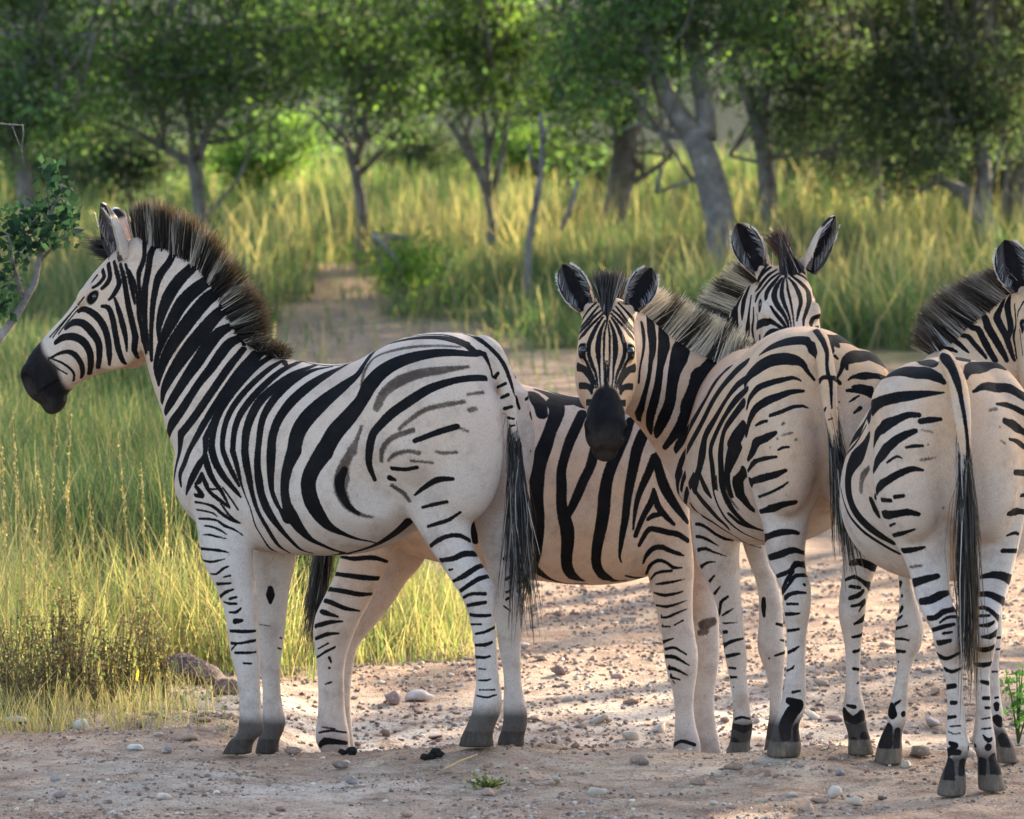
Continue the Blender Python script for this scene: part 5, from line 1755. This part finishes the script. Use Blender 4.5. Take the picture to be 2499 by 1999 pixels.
field("meadow_grass", "green waist high grass further up the slope on the left", frustum(14, 29, -150, 760), 20000, lambda x, y: np.clip(.50 + .7 * vnoise(x, y, 2.2), .22, .95), .012, (.66, .12), lean=.46, dens=cd, tone=.8)
field("savanna_grass", "tall soft green grass field in front of the trees", frustum(25.5, 48, -150, 2650), 66000, lambda x, y: np.clip(.50 + .7 * vnoise(x, y, 3.0) + .6 * vnoise(x, y, .8), .22, 1.1), .016, (.66, .12), lean=.6, dens=cd, tone=.88)
field("savanna_stalk", "long pale straw stalks rising out of the grass field", frustum(27, 50, -150, 2650), 2600, lambda x, y: .95 + .5 * vnoise(x, y, 2.0), .016, (0, 0), lean=.42, dens=lambda x, y: cover_at(x, y) * np.clip(.25 + 2.5 * vnoise(x, y, 2.5), .05, 1))
field("woodland_grass", "sunlit yellow green grass under the trees", frustum(47, 68, -150, 2650), 20000, lambda x, y: .75 + 0 * x, .026, (.35, .45), lean=.34)
field("bank_weeds", "dry low weeds on the bare reddish bank", frustum(19, 38, 600, 1500), 1300, lambda x, y: .12 + .28 * rng.random(len(x)) ** 2, .010, (.4, .2), lean=.5)


def seed_stalks(name, label, spots, group, cat="grass stalk"):
    """one thing per tall stalk: stem and seed head"""
    for px, py, top_px, top_py, head, Y in spots:
        a = P(px, py, Y)
        a.z = float(ground_z(a.x, a.y))
        b = P(top_px, top_py, Y)
        root = thing(name, label, cat, tuple(a), group)
        ax = b - a
        path = [(0, 0, 0, .0022), (ax.x * .35, ax.y * .35, ax.z * .5, .0019), (ax.x, ax.y, ax.z, .0010)]
        V, F = tube_mesh([path], n=5, knob=0)
        o = mesh_object("stem", V, F, M_grass, root)
        cattr(o.data, "tint", np.tile((.30, .23, .10, 1), (len(V), 1)))
        n = int(head * 260)
        t = 1 - rng.random(n) ** .8 * head
        cen = np.array([tuple(ax)]) * t[:, None] + rng.normal(size=(n, 3)) * .0030
        cen[:, :2] -= np.array([ax.x, ax.y]) * ((t - t * t)[:, None]) * .45
        tint = pick([(.36, .27, .14), (.30, .24, .13), (.42, .33, .2)], n)
        leaf_mesh("seed_head", cen, .013, M_grass, root, tint, .35, up=(ax.x * .3 / ax.length, 0, 1))


SPOTS = [(60, 1500, 30, 1000, .35, 1.8), (75, 1560, 95, 1230, .5, 1.7), (165, 1480, 85, 1120, .45, 1.9), (150, 1450, 175, 1010, .40, 2.1), (330, 1420, 288, 1055, .38, 2.0), (110, 1480, 140, 985, .35, 2.4), (360, 1450, 345, 1130, .3, 2.2),
         (20, 1520, 5, 1090, .4, 1.6), (250, 1500, 215, 1190, .3, 2.2), (425, 1440, 400, 1200, .35, 2.6), (60, 1540, 62, 1240, .5, 1.5), (200, 1480, 160, 1180, .3, 2.0)]
seed_stalks("grass_stalk", "tall straw coloured grass stalk with a feathery seed head on the left verge", SPOTS, "seeding grass stalks on the verge")
FAR = [(600, 560, 575, 440, .5, 30), (905, 640, 860, 420, .3, 30), (990, 560, 975, 400, .3, 33), (1130, 640, 1080, 455, .35, 31), (1170, 700, 1240, 470, .3, 31), (860, 600, 800, 470, .3, 32), (1010, 860, 1060, 730, .2, 27), (1110, 860, 1170, 690, .2, 27),
       (400, 560, 395, 430, .4, 34), (250, 560, 210, 440, .4, 34), (460, 560, 430, 420, .4, 36), (1500, 700, 1440, 560, .3, 31), (2080, 720, 2040, 560, .3, 30), (2250, 700, 2280, 520, .3, 31)]
for px, py, a, b, hd_, Y in FAR:
    pass
rt = [P(a, c, Y) for a, c, b, d, e, Y in FAR]


def dry_herbs():
    """the brittle seeded weeds in the lower left corner"""
    k = 0
    for px, py, top in [(20, 1742, 1560), (70, 1735, 1500), (120, 1745, 1470), (175, 1735, 1530), (225, 1738, 1580), (300, 1718, 1490), (345, 1712, 1440), (255, 1720, 1500), (150, 1722, 1440), (40, 1720, 1450), (400, 1705, 1530), (90, 1752, 1600), (200, 1725, 1480), (275, 1728, 1540), (10, 1728, 1490), (320, 1722, 1560), (130, 1715, 1420), (370, 1716, 1480), (55, 1750, 1580), (235, 1742, 1620), (185, 1712, 1400)]:
        p = ground_hit(px, py)
        h = (py - top) * (p.y - CAM.y) / FPX
        root = thing("dry_weed", "brittle grey brown weed with rows of dark seed pods at the left track edge", "weed", tuple(p), "dry seeded weeds at the left track edge")
        paths, pods = [], []
        for s in range(14):
            a, ln = rng.random() * 6.28, h * (.55 + .5 * rng.random())
            dx, dy = math.cos(a) * ln * .42 * rng.random(), math.sin(a) * ln * .3 * rng.random()
            paths.append([(0, 0, 0, .0022), (dx * .4, dy * .4, ln * .55, .0017), (dx, dy, ln, .0008)])
            for q in range(int(ln / .013)):
                t = .35 + .65 * rng.random()
                pods.append((dx * t * (.4 + .6 * t) + rng.normal() * .006, dy * t + rng.normal() * .006, ln * t))
        V, F = tube_mesh(paths, n=4, knob=0)
        o = mesh_object("stem", V, F, M_grass, root)
        cattr(o.data, "tint", np.tile((.16, .12, .075, 1), (len(V), 1)))
        pods = np.array(pods)
        leaf_mesh("seed_pods", pods, .013, M_grass, root, pick([(.14, .095, .06), (.22, .17, .10), (.09, .07, .05), (.16, .18, .07)], len(pods)), .7)


dry_herbs()


def herb(name, label, px, py, h_px, w_px, n, size, cols, cat="plant", up=None, stems=5):
    p = ground_hit(px, py)
    s = (p.y - CAM.y) / FPX
    root = thing(name, label, cat, tuple(p))
    paths, cen = [], []
    for k in range(stems):
        dx, dy, hh = rng.normal() * w_px * s * .28, rng.normal() * w_px * s * .25, h_px * s * (.6 + .45 * rng.random())
        paths.append([(0, 0, 0, .004), (dx * .5, dy * .5, hh * .6, .003), (dx, dy, hh, .0015)])
        for q in range(n // stems):
            t = .25 + .75 * rng.random()
            cen.append((dx * t * t ** .3 + rng.normal() * .022, dy * t + rng.normal() * .022, hh * t + rng.normal() * .012))
    V, F = tube_mesh(paths, n=5, knob=0)
    o = mesh_object("stem", V, F, M_grass, root)
    cattr(o.data, "tint", np.tile((.08, .10, .035, 1), (len(V), 1)))
    leaf_mesh("leaves", np.array(cen), size, M_leaf, root, pick(cols, len(cen)), .6, up)


herb("leafy_herb", "small bright green leafy plant at the right edge behind the hooves", 2485, 1815, 180, 60, 110, .030, [(.07, .16, .04), (.09, .19, .05)])
herb("tussock", "tiny green tuft on the bare track in the foreground", 1190, 1925, 26, 110, 120, .016, [(.10, .12, .04), (.14, .13, .06)], "grass tuft", (0, 0, 1.2), 14)
herb("yellow_leaf_plant", "low plant with one bright yellow leaf at the track edge", 345, 1710, 90, 60, 26, .030, [(.10, .13, .05)])
herb("flowering_herb", "upright green herb with small yellow green flower clusters on the verge", 225, 1500, 290, 190, 420, .022, [(.12, .17, .04), (.20, .24, .05), (.08, .13, .035)], stems=12)
yl = ground_hit(345, 1710)
leaf = mesh_object("yellow_leaf", np.array([(-.022, 0, -.012), (0, .006, -.028), (.022, 0, -.010), (.020, -.004, .018), (0, .004, .030), (-.021, -.003, .016)]), [(0, 1, 2, 3), (0, 3, 4, 5)], M_leaf)
leaf.location = (yl.x, yl.y - .03, yl.z + .09)
cattr(leaf.data, "tint", np.tile((.62, .42, .02, 1), (6, 1)))
tag(leaf, "single round bright yellow leaf on a low plant by the track", "leaf")

# pale straw lying on the track
sa, sb = ground_hit(1085, 1880), ground_hit(1165, 1850)
V, F = tube_mesh([[(sa.x, sa.y, sa.z + .006, .003), ((sa.x + sb.x) / 2, (sa.y + sb.y) / 2, (sa.z + sb.z) / 2 + .012, .0028), (sb.x, sb.y, sb.z + .012, .002)]], n=5, knob=0)
o = mesh_object("straw", V, F, M_grass)
cattr(o.data, "tint", np.tile((.50, .38, .25, 1), (len(V), 1)))
tag(o, "thin pale straw lying on the track near the dung", "straw")

# ------------------------------------------------------------------ trees
LEAFC = [(.068, .118, .048), (.092, .148, .052), (.056, .098, .052), (.115, .172, .056), (.088, .118, .078), (.070, .070, .062)]
PALEC = [(.11, .165, .042), (.14, .19, .046), (.09, .145, .044)]
GREYC = [(.052, .072, .050), (.068, .080, .060), (.044, .066, .044), (.064, .060, .054), (.078, .105, .058)]


def tree(label, Y, limbs, crown, n_leaf, leaf=.065, cols=LEAFC, name="acacia_tree", cat="tree", group="trees of the bushveld behind the zebras", gaps=False, twigs=40, high=True):
    """limbs: list of [(px,py,width px)...] in the picture at depth Y; crown: list of (px,py,rx,ry) ellipses in the picture"""
    s = (Y + 18) / FPX
    base = P(limbs[0][0][0], limbs[0][0][1], Y)
    base.z = float(ground_z(base.x, base.y)) - .1
    root = thing(name, label, cat, tuple(base), group)
    paths = []
    for k, lm in enumerate(limbs):
        dy = (rng.random() - .5) * 1.2 if k else 0
        path = []
        for i, (px, py, w) in enumerate(lm):
            p = P(px, py, Y + dy * (i / max(len(lm) - 1, 1))) - base
            path.append((p.x, p.y, p.z, w * s / 2))
        if k == 0:
            path = [(path[0][0], 0, 0, path[0][3] * 1.25)] + path
        paths.append(path)
    tips, cens = [], []
    for px, py, rx, ry in crown:
        c = P(px, py, Y) - base
        a, b = rx * s, ry * s
        vol = a * b
        cens.append((c, a, b, vol))
    tot = sum(c[3] for c in cens)
    C = []
    for c, a, b, vol in cens:
        nc = max(4, int(vol / tot * n_leaf / 45))
        for _ in range(nc):
            d = rng.normal(size=3)
            d /= np.linalg.norm(d)
            r = rng.random() ** .45
            q = np.array(c) + d * r * np.array([a, min(a, 1.7), b])
            C.append(q)
            if rng.random() < twigs / max(n_leaf / 45, 1):
                m = np.array(c) * .6 + q * .4 + rng.normal(size=3) * .12
                st = np.array(random.choice(random.choice(paths)[1:])[:3])
                paths.append([(*st, .018), (*((st + m) / 2 + rng.normal(size=3) * .15), .014), (*m, .010), (*q, .005)])
    if not n_leaf:
        V, F = tube_mesh(paths)
        mesh_object("trunk", V, F, M_bark, root, smooth=True)
        return root
    C = np.array(C)
    low = [(px + rng.normal() * rx * .6, py + ry * (.7 + .5 * rng.random())) for px, py, rx, ry in crown if py > 0 for _ in range(max(3, int(rx / 30)))]
    if name == "acacia_tree":
        C = np.vstack([C, [tuple(P(a, b, Y + rng.normal() * .7) - base) for a, b in low]])
    m = int(n_leaf * 1.25) // len(C)
    cen = np.repeat(C, m, 0) + rng.normal(size=(len(C) * m, 3)) * np.array([.17, .17, .10])
    shade = np.repeat(.7 + .6 * rng.random((len(C), 1)), m, 0)
    V, F = tube_mesh(paths)
    mesh_object("trunk", V, F, M_bark, root, smooth=True)
    if n_leaf:
        if gaps:
            B = np.array(base)
            cen = np.array([c for c in cen if not lit_gap(c + B)])
            shade = np.ones((len(cen), 1))
        tint = pick(cols, len(cen)) * shade
        # the upper storey of the crown, above the picture, filters the sun
        k = 3600 if high else 4
        d = rng.normal(size=(k, 3))
        d /= np.linalg.norm(d, axis=1)[:, None]
        hi = d * (rng.random((k, 1)) ** .4) * np.array([3.3, 3.3, 1.0]) + np.array([0, 0, 5.6])
        B = np.array(base)
        hi = np.array([c for c in hi if not lit_gap(c + B)])
        th = pick(cols, len(hi))
        leaf_mesh("crown", np.vstack([cen, hi]), np.concatenate([np.full(len(cen), leaf), np.full(len(hi), .20)]), M_leaf, root, np.vstack([tint, th]), .55)
    return root


tree("left spreading acacia with a low forked trunk and broad leafy crown", 36, [[(492, 545, 34), (478, 440, 34), (470, 395, 32)], [(470, 400, 26), (400, 360, 20), (330, 320, 14), (240, 290, 8)], [(472, 400, 24), (470, 340, 18), (455, 250, 12), (420, 120, 8)], [(475, 395, 22), (505, 320, 18), (560, 240, 12), (640, 120, 8)],
     [(500, 350, 14), (570, 340, 12), (650, 290, 9), (700, 200, 6)], [(400, 360, 12), (350, 250, 9), (280, 100, 6)]], [(450, 180, 330, 130), (250, 130, 220, 150), (640, 110, 260, 130), (450, -150, 420, 220), (200, 300, 120, 50)], 15000)
tree("small many stemmed tree right of the left acacia", 41, [[(880, 480, 26), (860, 400, 22), (845, 340, 16), (800, 300, 10)], [(865, 400, 20), (890, 330, 16), (880, 220, 10), (850, 60, 7)], [(880, 420, 18), (940, 360, 14), (985, 300, 10), (1030, 200, 7)], [(850, 360, 10), (820, 340, 9), (700, 200, 6)]],
     [(850, 170, 230, 140), (980, 200, 160, 110), (760, 70, 240, 130), (900, -140, 320, 200), (690, 330, 70, 40)], 11000)
tree("slender multi stemmed tree left of the bleached snag", 38, [[(1200, 520, 26), (1175, 430, 24), (1130, 350, 20), (1095, 300, 14)], [(1185, 470, 22), (1190, 360, 18), (1175, 240, 12), (1150, 90, 8)], [(1195, 480, 20), (1225, 380, 14), (1235, 270, 10), (1260, 120, 7)], [(1130, 350, 12), (1180, 200, 9), (1230, 60, 6)]],
     [(1150, 130, 170, 150), (1250, 110, 140, 130), (1080, 40, 160, 130), (1180, -180, 260, 200)], 8500, cols=PALEC + LEAFC)
tree("bare forked snag standing in the sunny grass", 31, [[(1290, 600, 16), (1308, 500, 18), (1322, 400, 17), (1325, 330, 14), (1318, 275, 10)], [(1314, 430, 14), (1296, 390, 12), (1290, 350, 9)], [(1370, 560, 10), (1395, 500, 12), (1410, 440, 9)], [(1322, 350, 9), (1345, 300, 6)]], [], 0, name="dead_tree", group="dead wood in the grass")
tree("largest grey trunk, forked into two thick limbs, behind the raised ears", 32, [[(1770, 690, 84), (1762, 600, 80), (1748, 480, 78), (1720, 390, 76), (1690, 320, 70)], [(1690, 330, 58), (1628, 240, 48), (1590, 140, 40), (1560, 20, 34), (1540, -120, 26)], [(1725, 340, 54), (1715, 220, 46), (1690, 110, 42), (1692, 0, 34), (1720, -140, 24)], [(1690, 330, 30), (1640, 330, 20), (1560, 300, 12), (1490, 330, 7)], [(1750, 470, 14), (1690, 440, 10), (1600, 470, 6)]],
     [(1600, 60, 240, 120), (1440, 150, 130, 120), (1700, -160, 420, 200), (1820, 60, 140, 110)], 10000)
tree("second grey trunk just right of the largest trunk", 36, [[(1885, 640, 54), (1878, 520, 50), (1868, 400, 46), (1850, 300, 40)], [(1855, 310, 34), (1870, 200, 28), (1910, 110, 22), (1930, 0, 18)], [(1850, 310, 30), (1810, 200, 24), (1775, 100, 18), (1770, 0, 14)], [(1865, 390, 14), (1960, 375, 11), (2060, 370, 8)], [(1868, 400, 10), (1780, 380, 8)]],
     [(1920, 90, 180, 130), (2060, 180, 150, 110), (2000, -150, 360, 180), (1960, 290, 120, 50)], 10000, cols=GREYC)
tree("dark leaning trunk between the snag and the largest trunk", 42, [[(1500, 520, 60), (1520, 430, 64), (1530, 330, 60), (1560, 230, 50), (1600, 100, 40)], [(1530, 330, 30), (1460, 220, 22), (1400, 120, 14)], [(1500, 470, 24), (1570, 430, 16), (1640, 380, 10)]], [(1440, 160, 170, 150), (1330, 240, 120, 70), (1560, 120, 160, 130), (1450, -140, 320, 170), (1400, 350, 70, 50)], 9500)
tree("stout grey trunk near the right edge of the wood", 34, [[(2425, 620, 60), (2400, 540, 56), (2360, 470, 40), (2290, 440, 22), (2240, 470, 12)], [(2400, 550, 44), (2400, 420, 40), (2385, 280, 34), (2370, 100, 26), (2390, -80, 20)], [(2395, 300, 16), (2300, 200, 12), (2230, 100, 8)]], [(2330, 150, 230, 150), (2200, 260, 150, 110), (2430, 250, 120, 120), (2350, -150, 380, 170), (2250, 400, 110, 60)], 12000, cols=GREYC)
tree("thick pale trunk cut by the right edge of the picture", 36, [[(2490, 600, 74), (2485, 480, 74), (2475, 360, 70), (2500, 220, 56), (2540, 60, 40)], [(2480, 380, 24), (2430, 320, 16), (2350, 300, 10)]], [(2480, 120, 170, 140), (2540, -140, 260, 170), (2430, 360, 60, 40)], 6500, cols=GREYC)
tree("tree of thin arching branches drooping in the dark wood", 39, [[(2150, 560, 26), (2140, 460, 24), (2135, 340, 20), (2140, 250, 14)], [(2138, 340, 12), (2125, 250, 10), (2150, 170, 8), (2230, 120, 6)], [(2140, 330, 10), (2170, 250, 8), (2190, 150, 6)], [(2140, 420, 10), (2080, 380, 8), (2000, 390, 6)]], [(2100, 120, 200, 140), (2130, 300, 130, 80), (2230, 40, 200, 120), (2100, -160, 280, 160), (2060, 430, 90, 40)], 10500, cols=GREYC)
tree("dark dense tree filling the upper left corner", 33, [[(70, 560, 44), (60, 430, 40), (40, 300, 34), (60, 150, 24)], [(55, 400, 24), (-60, 260, 18), (-140, 120, 12)], [(45, 320, 18), (150, 200, 12), (230, 80, 8)]], [(60, 130, 190, 190), (-60, 260, 150, 130), (110, 300, 110, 70), (30, -180, 320, 190)], 12000)

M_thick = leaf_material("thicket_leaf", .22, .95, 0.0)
for lab, Y, crown, nl, base in [("low dark bush under the arching branches", 53, [(2060, 400, 150, 80), (2010, 440, 90, 40)], 4500, (2050, 520, 14)), ("dark bush between the right hand trunks", 51, [(2260, 400, 140, 110), (2300, 330, 120, 80)], 5500, (2270, 520, 14)),
                             ("rounded bush right of the second grey trunk", 55, [(1960, 330, 90, 70)], 2500, (1960, 470, 12)), ("leafy bush at the foot of the leaning dark trunk", 50, [(1440, 420, 90, 70), (1400, 470, 60, 40)], 3000, (1440, 540, 12)),
                             ("dark bush at the left edge of the wood", 50, [(230, 400, 140, 90), (100, 430, 110, 80)], 4500, (200, 520, 14)), ("low shrub at the right end of the bare patch", 30, [(985, 640, 50, 40)], 1100, (985, 700, 8)), ("green bush between the two left hand trunks", 49, [(620, 390, 110, 60), (690, 340, 80, 60)], 3600, (640, 480, 12)),
                             ("tangled bush left of the spreading acacia", 44, [(330, 390, 100, 70), (270, 340, 90, 60)], 3600, (320, 500, 12)), ("scrubby bush under the far right trunk", 45, [(2440, 420, 90, 80)], 2800, (2440, 540, 12)), ("low tangled bush left of the stout grey trunk", 46, [(2150, 420, 100, 70), (2200, 380, 70, 60)], 3200, (2160, 530, 12)), ("pale green bush behind the bleached snag", 50, [(1280, 370, 90, 60)], 2600, (1280, 480, 12)),
                             ("small bush behind the many stemmed tree", 57, [(1020, 360, 90, 60)], 2200, (1020, 470, 12))]:
    tree(lab, Y, [[base, (base[0] - 5, base[1] - 70, 9), (base[0] + 10, base[1] - 120, 6)]], crown, nl, cols=(PALEC if "pale" in lab or "green" in lab or "low shrub" in lab else GREYC), name="bush", cat="bush", group="bushes under the trees", leaf=.05 if Y < 35 else .075, high=False, twigs=5)

# distant wood: nobody could count these bushes
n = 150000
yy = 55 + 25 * rng.random(n)
px = -500 + 5200 * rng.random(n)
xx = (px - 1249.5) / FPX * (yy + 18)
top = 3.4 + 2.6 * rng.random(n) + np.clip((yy - 55) / 4, 0, 1) * 4.5  # unseen upper storey added to shade the grass in front
zz = ground_z(xx, yy, False) + .35 + top * rng.random(n) ** .75
clump = vnoise(xx, zz * 1.7 + yy, .9) + .6 * vnoise(xx + 11, zz + yy * .7, .4)
keep = clump > -.12
cen = np.column_stack([xx, yy, zz])[keep]
cen = cen[np.array([not lit_gap(q) for q in cen])]
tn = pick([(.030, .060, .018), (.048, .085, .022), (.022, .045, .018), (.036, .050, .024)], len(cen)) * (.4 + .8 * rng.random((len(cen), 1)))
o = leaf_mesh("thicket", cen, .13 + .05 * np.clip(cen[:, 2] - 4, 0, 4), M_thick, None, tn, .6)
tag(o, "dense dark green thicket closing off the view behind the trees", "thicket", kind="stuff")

# shade trees out of the picture, whose crowns filter the low sun
SHX, SHY = SUN.x / SUN.z, SUN.y / SUN.z


def shade_tree(cx, cy, cz, rx, ry, rz, n, label, leaf=.13):
    base = Vector((cx, cy, float(ground_z(cx, cy)) - .1))
    root = thing("shade_tree", label, "tree", tuple(base), "shade trees beside the track")
    paths = [[(0, 0, 0, .28), (.1, .1, cz * .35, .22), (0, 0, cz * .7, .16), (0, .1, cz, .1)]]
    for k in range(12):
        a = k * 2.4
        q = np.array([math.cos(a) * rx * .7, math.sin(a) * ry * .7, cz + (rng.random() - .3) * rz])
        paths.append([(0, 0, cz * (.3 + .04 * k), .10), (*(q * .5 + np.array([0, 0, .3])), .07), (*q, .03)])
    V, F = tube_mesh(paths)
    mesh_object("trunk", V, F, M_bark, root, smooth=True)
    d = rng.normal(size=(n, 3))
    d /= np.linalg.norm(d, axis=1)[:, None]
    c = d * (rng.random((n, 1)) ** .4) * np.array([rx, ry, rz]) + np.array([0, 0, cz])
    k = vnoise(c[:, 0], c[:, 1] + c[:, 2], .7) > -.42
    c = c[k]
    B = np.array(base)
    c = np.array([q for q in c if not lit_gap(q + B)])
    leaf_mesh("crown", c, leaf, M_leaf, root, pick(LEAFC, len(c)), .6)


def over(x, y, h):
    return x + SHX * h, y + SHY * h


for (x, y, h, rx, ry, rz, n, lab) in [(.0, -.6, 7.2, 4.2, 3.6, 1.6, 15000, "broad flat crowned shade tree right of the track"), (-1.8, 6.0, 6.6, 3.6, 3.6, 1.5, 9000, "round shade tree further up the right of the track"),
                                      (1.4, 14, 6.2, 4.0, 5.0, 1.6, 9000, "third shade tree up the track on the right"), (-1.0, 24, 6.0, 4.6, 5.0, 1.6, 9000, "farthest shade tree right of the grass field"), (3.2, 33, 6.2, 4.2, 5.0, 1.6, 11000, "leafy shade tree right of the tall grass field"), (-3.2, 36, 7.4, 3.0, 4.6, 1.5, 8000, "tall shade tree behind the grass field on the right"), (2.0, 45, 6.4, 4.4, 4.5, 1.6, 12000, "round crowned shade tree right of the wood"), (-2.5, 47, 7.6, 3.6, 4.6, 1.6, 11000, "tall crowned shade tree deep in the wood on the right"), (5.5, 41, 6.0, 3.4, 4.5, 1.5, 9000, "low shade tree far to the right of the grass"),
                                      (4.4, 26, 6.2, 3.0, 4.6, 1.5, 9000, "shade tree beside the green grass on the right"), (1.5, -5.5, 7.4, 4.6, 3.4, 1.6, 9000, "nearest shade tree to the right of the viewer"),
                                      (-3.6, 13, 7.5, 3.2, 4.0, 1.6, 7000, "tall shade tree standing behind the third shade tree")]:
    cx, cy = over(x, y, h)
    shade_tree(cx, cy, h, rx, ry, rz, n, lab)

# leafy shrub reaching in at the left edge
Ysh = 2.6
s = (Ysh + 18) / FPX
sb_ = P(-40, 1500, Ysh)
sb_.z = float(ground_z(sb_.x, sb_.y))
root = thing("leafy_shrub", "dark green broad leaved shrub reaching in from the left edge", "shrub", tuple(sb_))
rel = lambda px, py, Y=Ysh: P(px, py, Y) - sb_
br = [[(0, 0, 0, .030), (*rel(-60, 1100), .024), (*rel(-20, 850), .020), (*rel(40, 770), .015), (*rel(85, 690), .012), (*rel(110, 560), .009), (*rel(150, 450), .005)],
      [(*rel(60, 745), .010), (*rel(30, 640), .008), (*rel(20, 560), .006)], [(*rel(95, 640), .007), (*rel(160, 570), .005), (*rel(185, 520), .003)], [(*rel(-20, 850), .012), (*rel(-60, 700), .010), (*rel(-40, 560), .006)]]
V, F = tube_mesh(br, n=7)
mesh_object("branch", V, F, M_bark, root, smooth=True)
cl = [(35, 590, 45, 60), (20, 670, 45, 50), (110, 520, 55, 60), (150, 470, 35, 50), (175, 540, 28, 50), (60, 540, 40, 50), (90, 600, 40, 40), (140, 570, 35, 40), (-40, 600, 60, 90), (10, 740, 30, 40), (125, 420, 25, 30), (-60, 750, 70, 90), (40, 560, 60, 70)]
cen = []
for px, py, a, b in cl:
    for _ in range(52):
        cen.append(rel(px + rng.normal() * a * .5, py + rng.normal() * b * .5, Ysh + rng.normal() * .09))
leaf_mesh("leaves", np.array([tuple(c) for c in cen]), .042, M_leaf, root, pick([(.012, .028, .022), (.016, .034, .026), (.022, .042, .028)], len(cen)), .62)
# bare twig above it
tw = P(-60, 300, 3.2)
root = thing("bare_twig", "thin pale bare twig hanging in at the upper left edge", "twig", tuple(tw))
rel = lambda px, py: P(px, py, 3.2) - tw
V, F = tube_mesh([[(0, 0, 0, .005), (*rel(-10, 301), .004), (*rel(22, 304), .0032), (*rel(58, 306), .0026)], [(*rel(28, 303), .0022), (*rel(40, 335), .0018), (*rel(47, 352), .0016), (*rel(59, 392), .0010)], [(*rel(56, 306), .0024), (*rel(57, 330), .0020), (*rel(53, 358), .0016), (*rel(60, 425), .0010)]], n=5)
mesh_object("stem", V, F, M_bark, root, smooth=True)
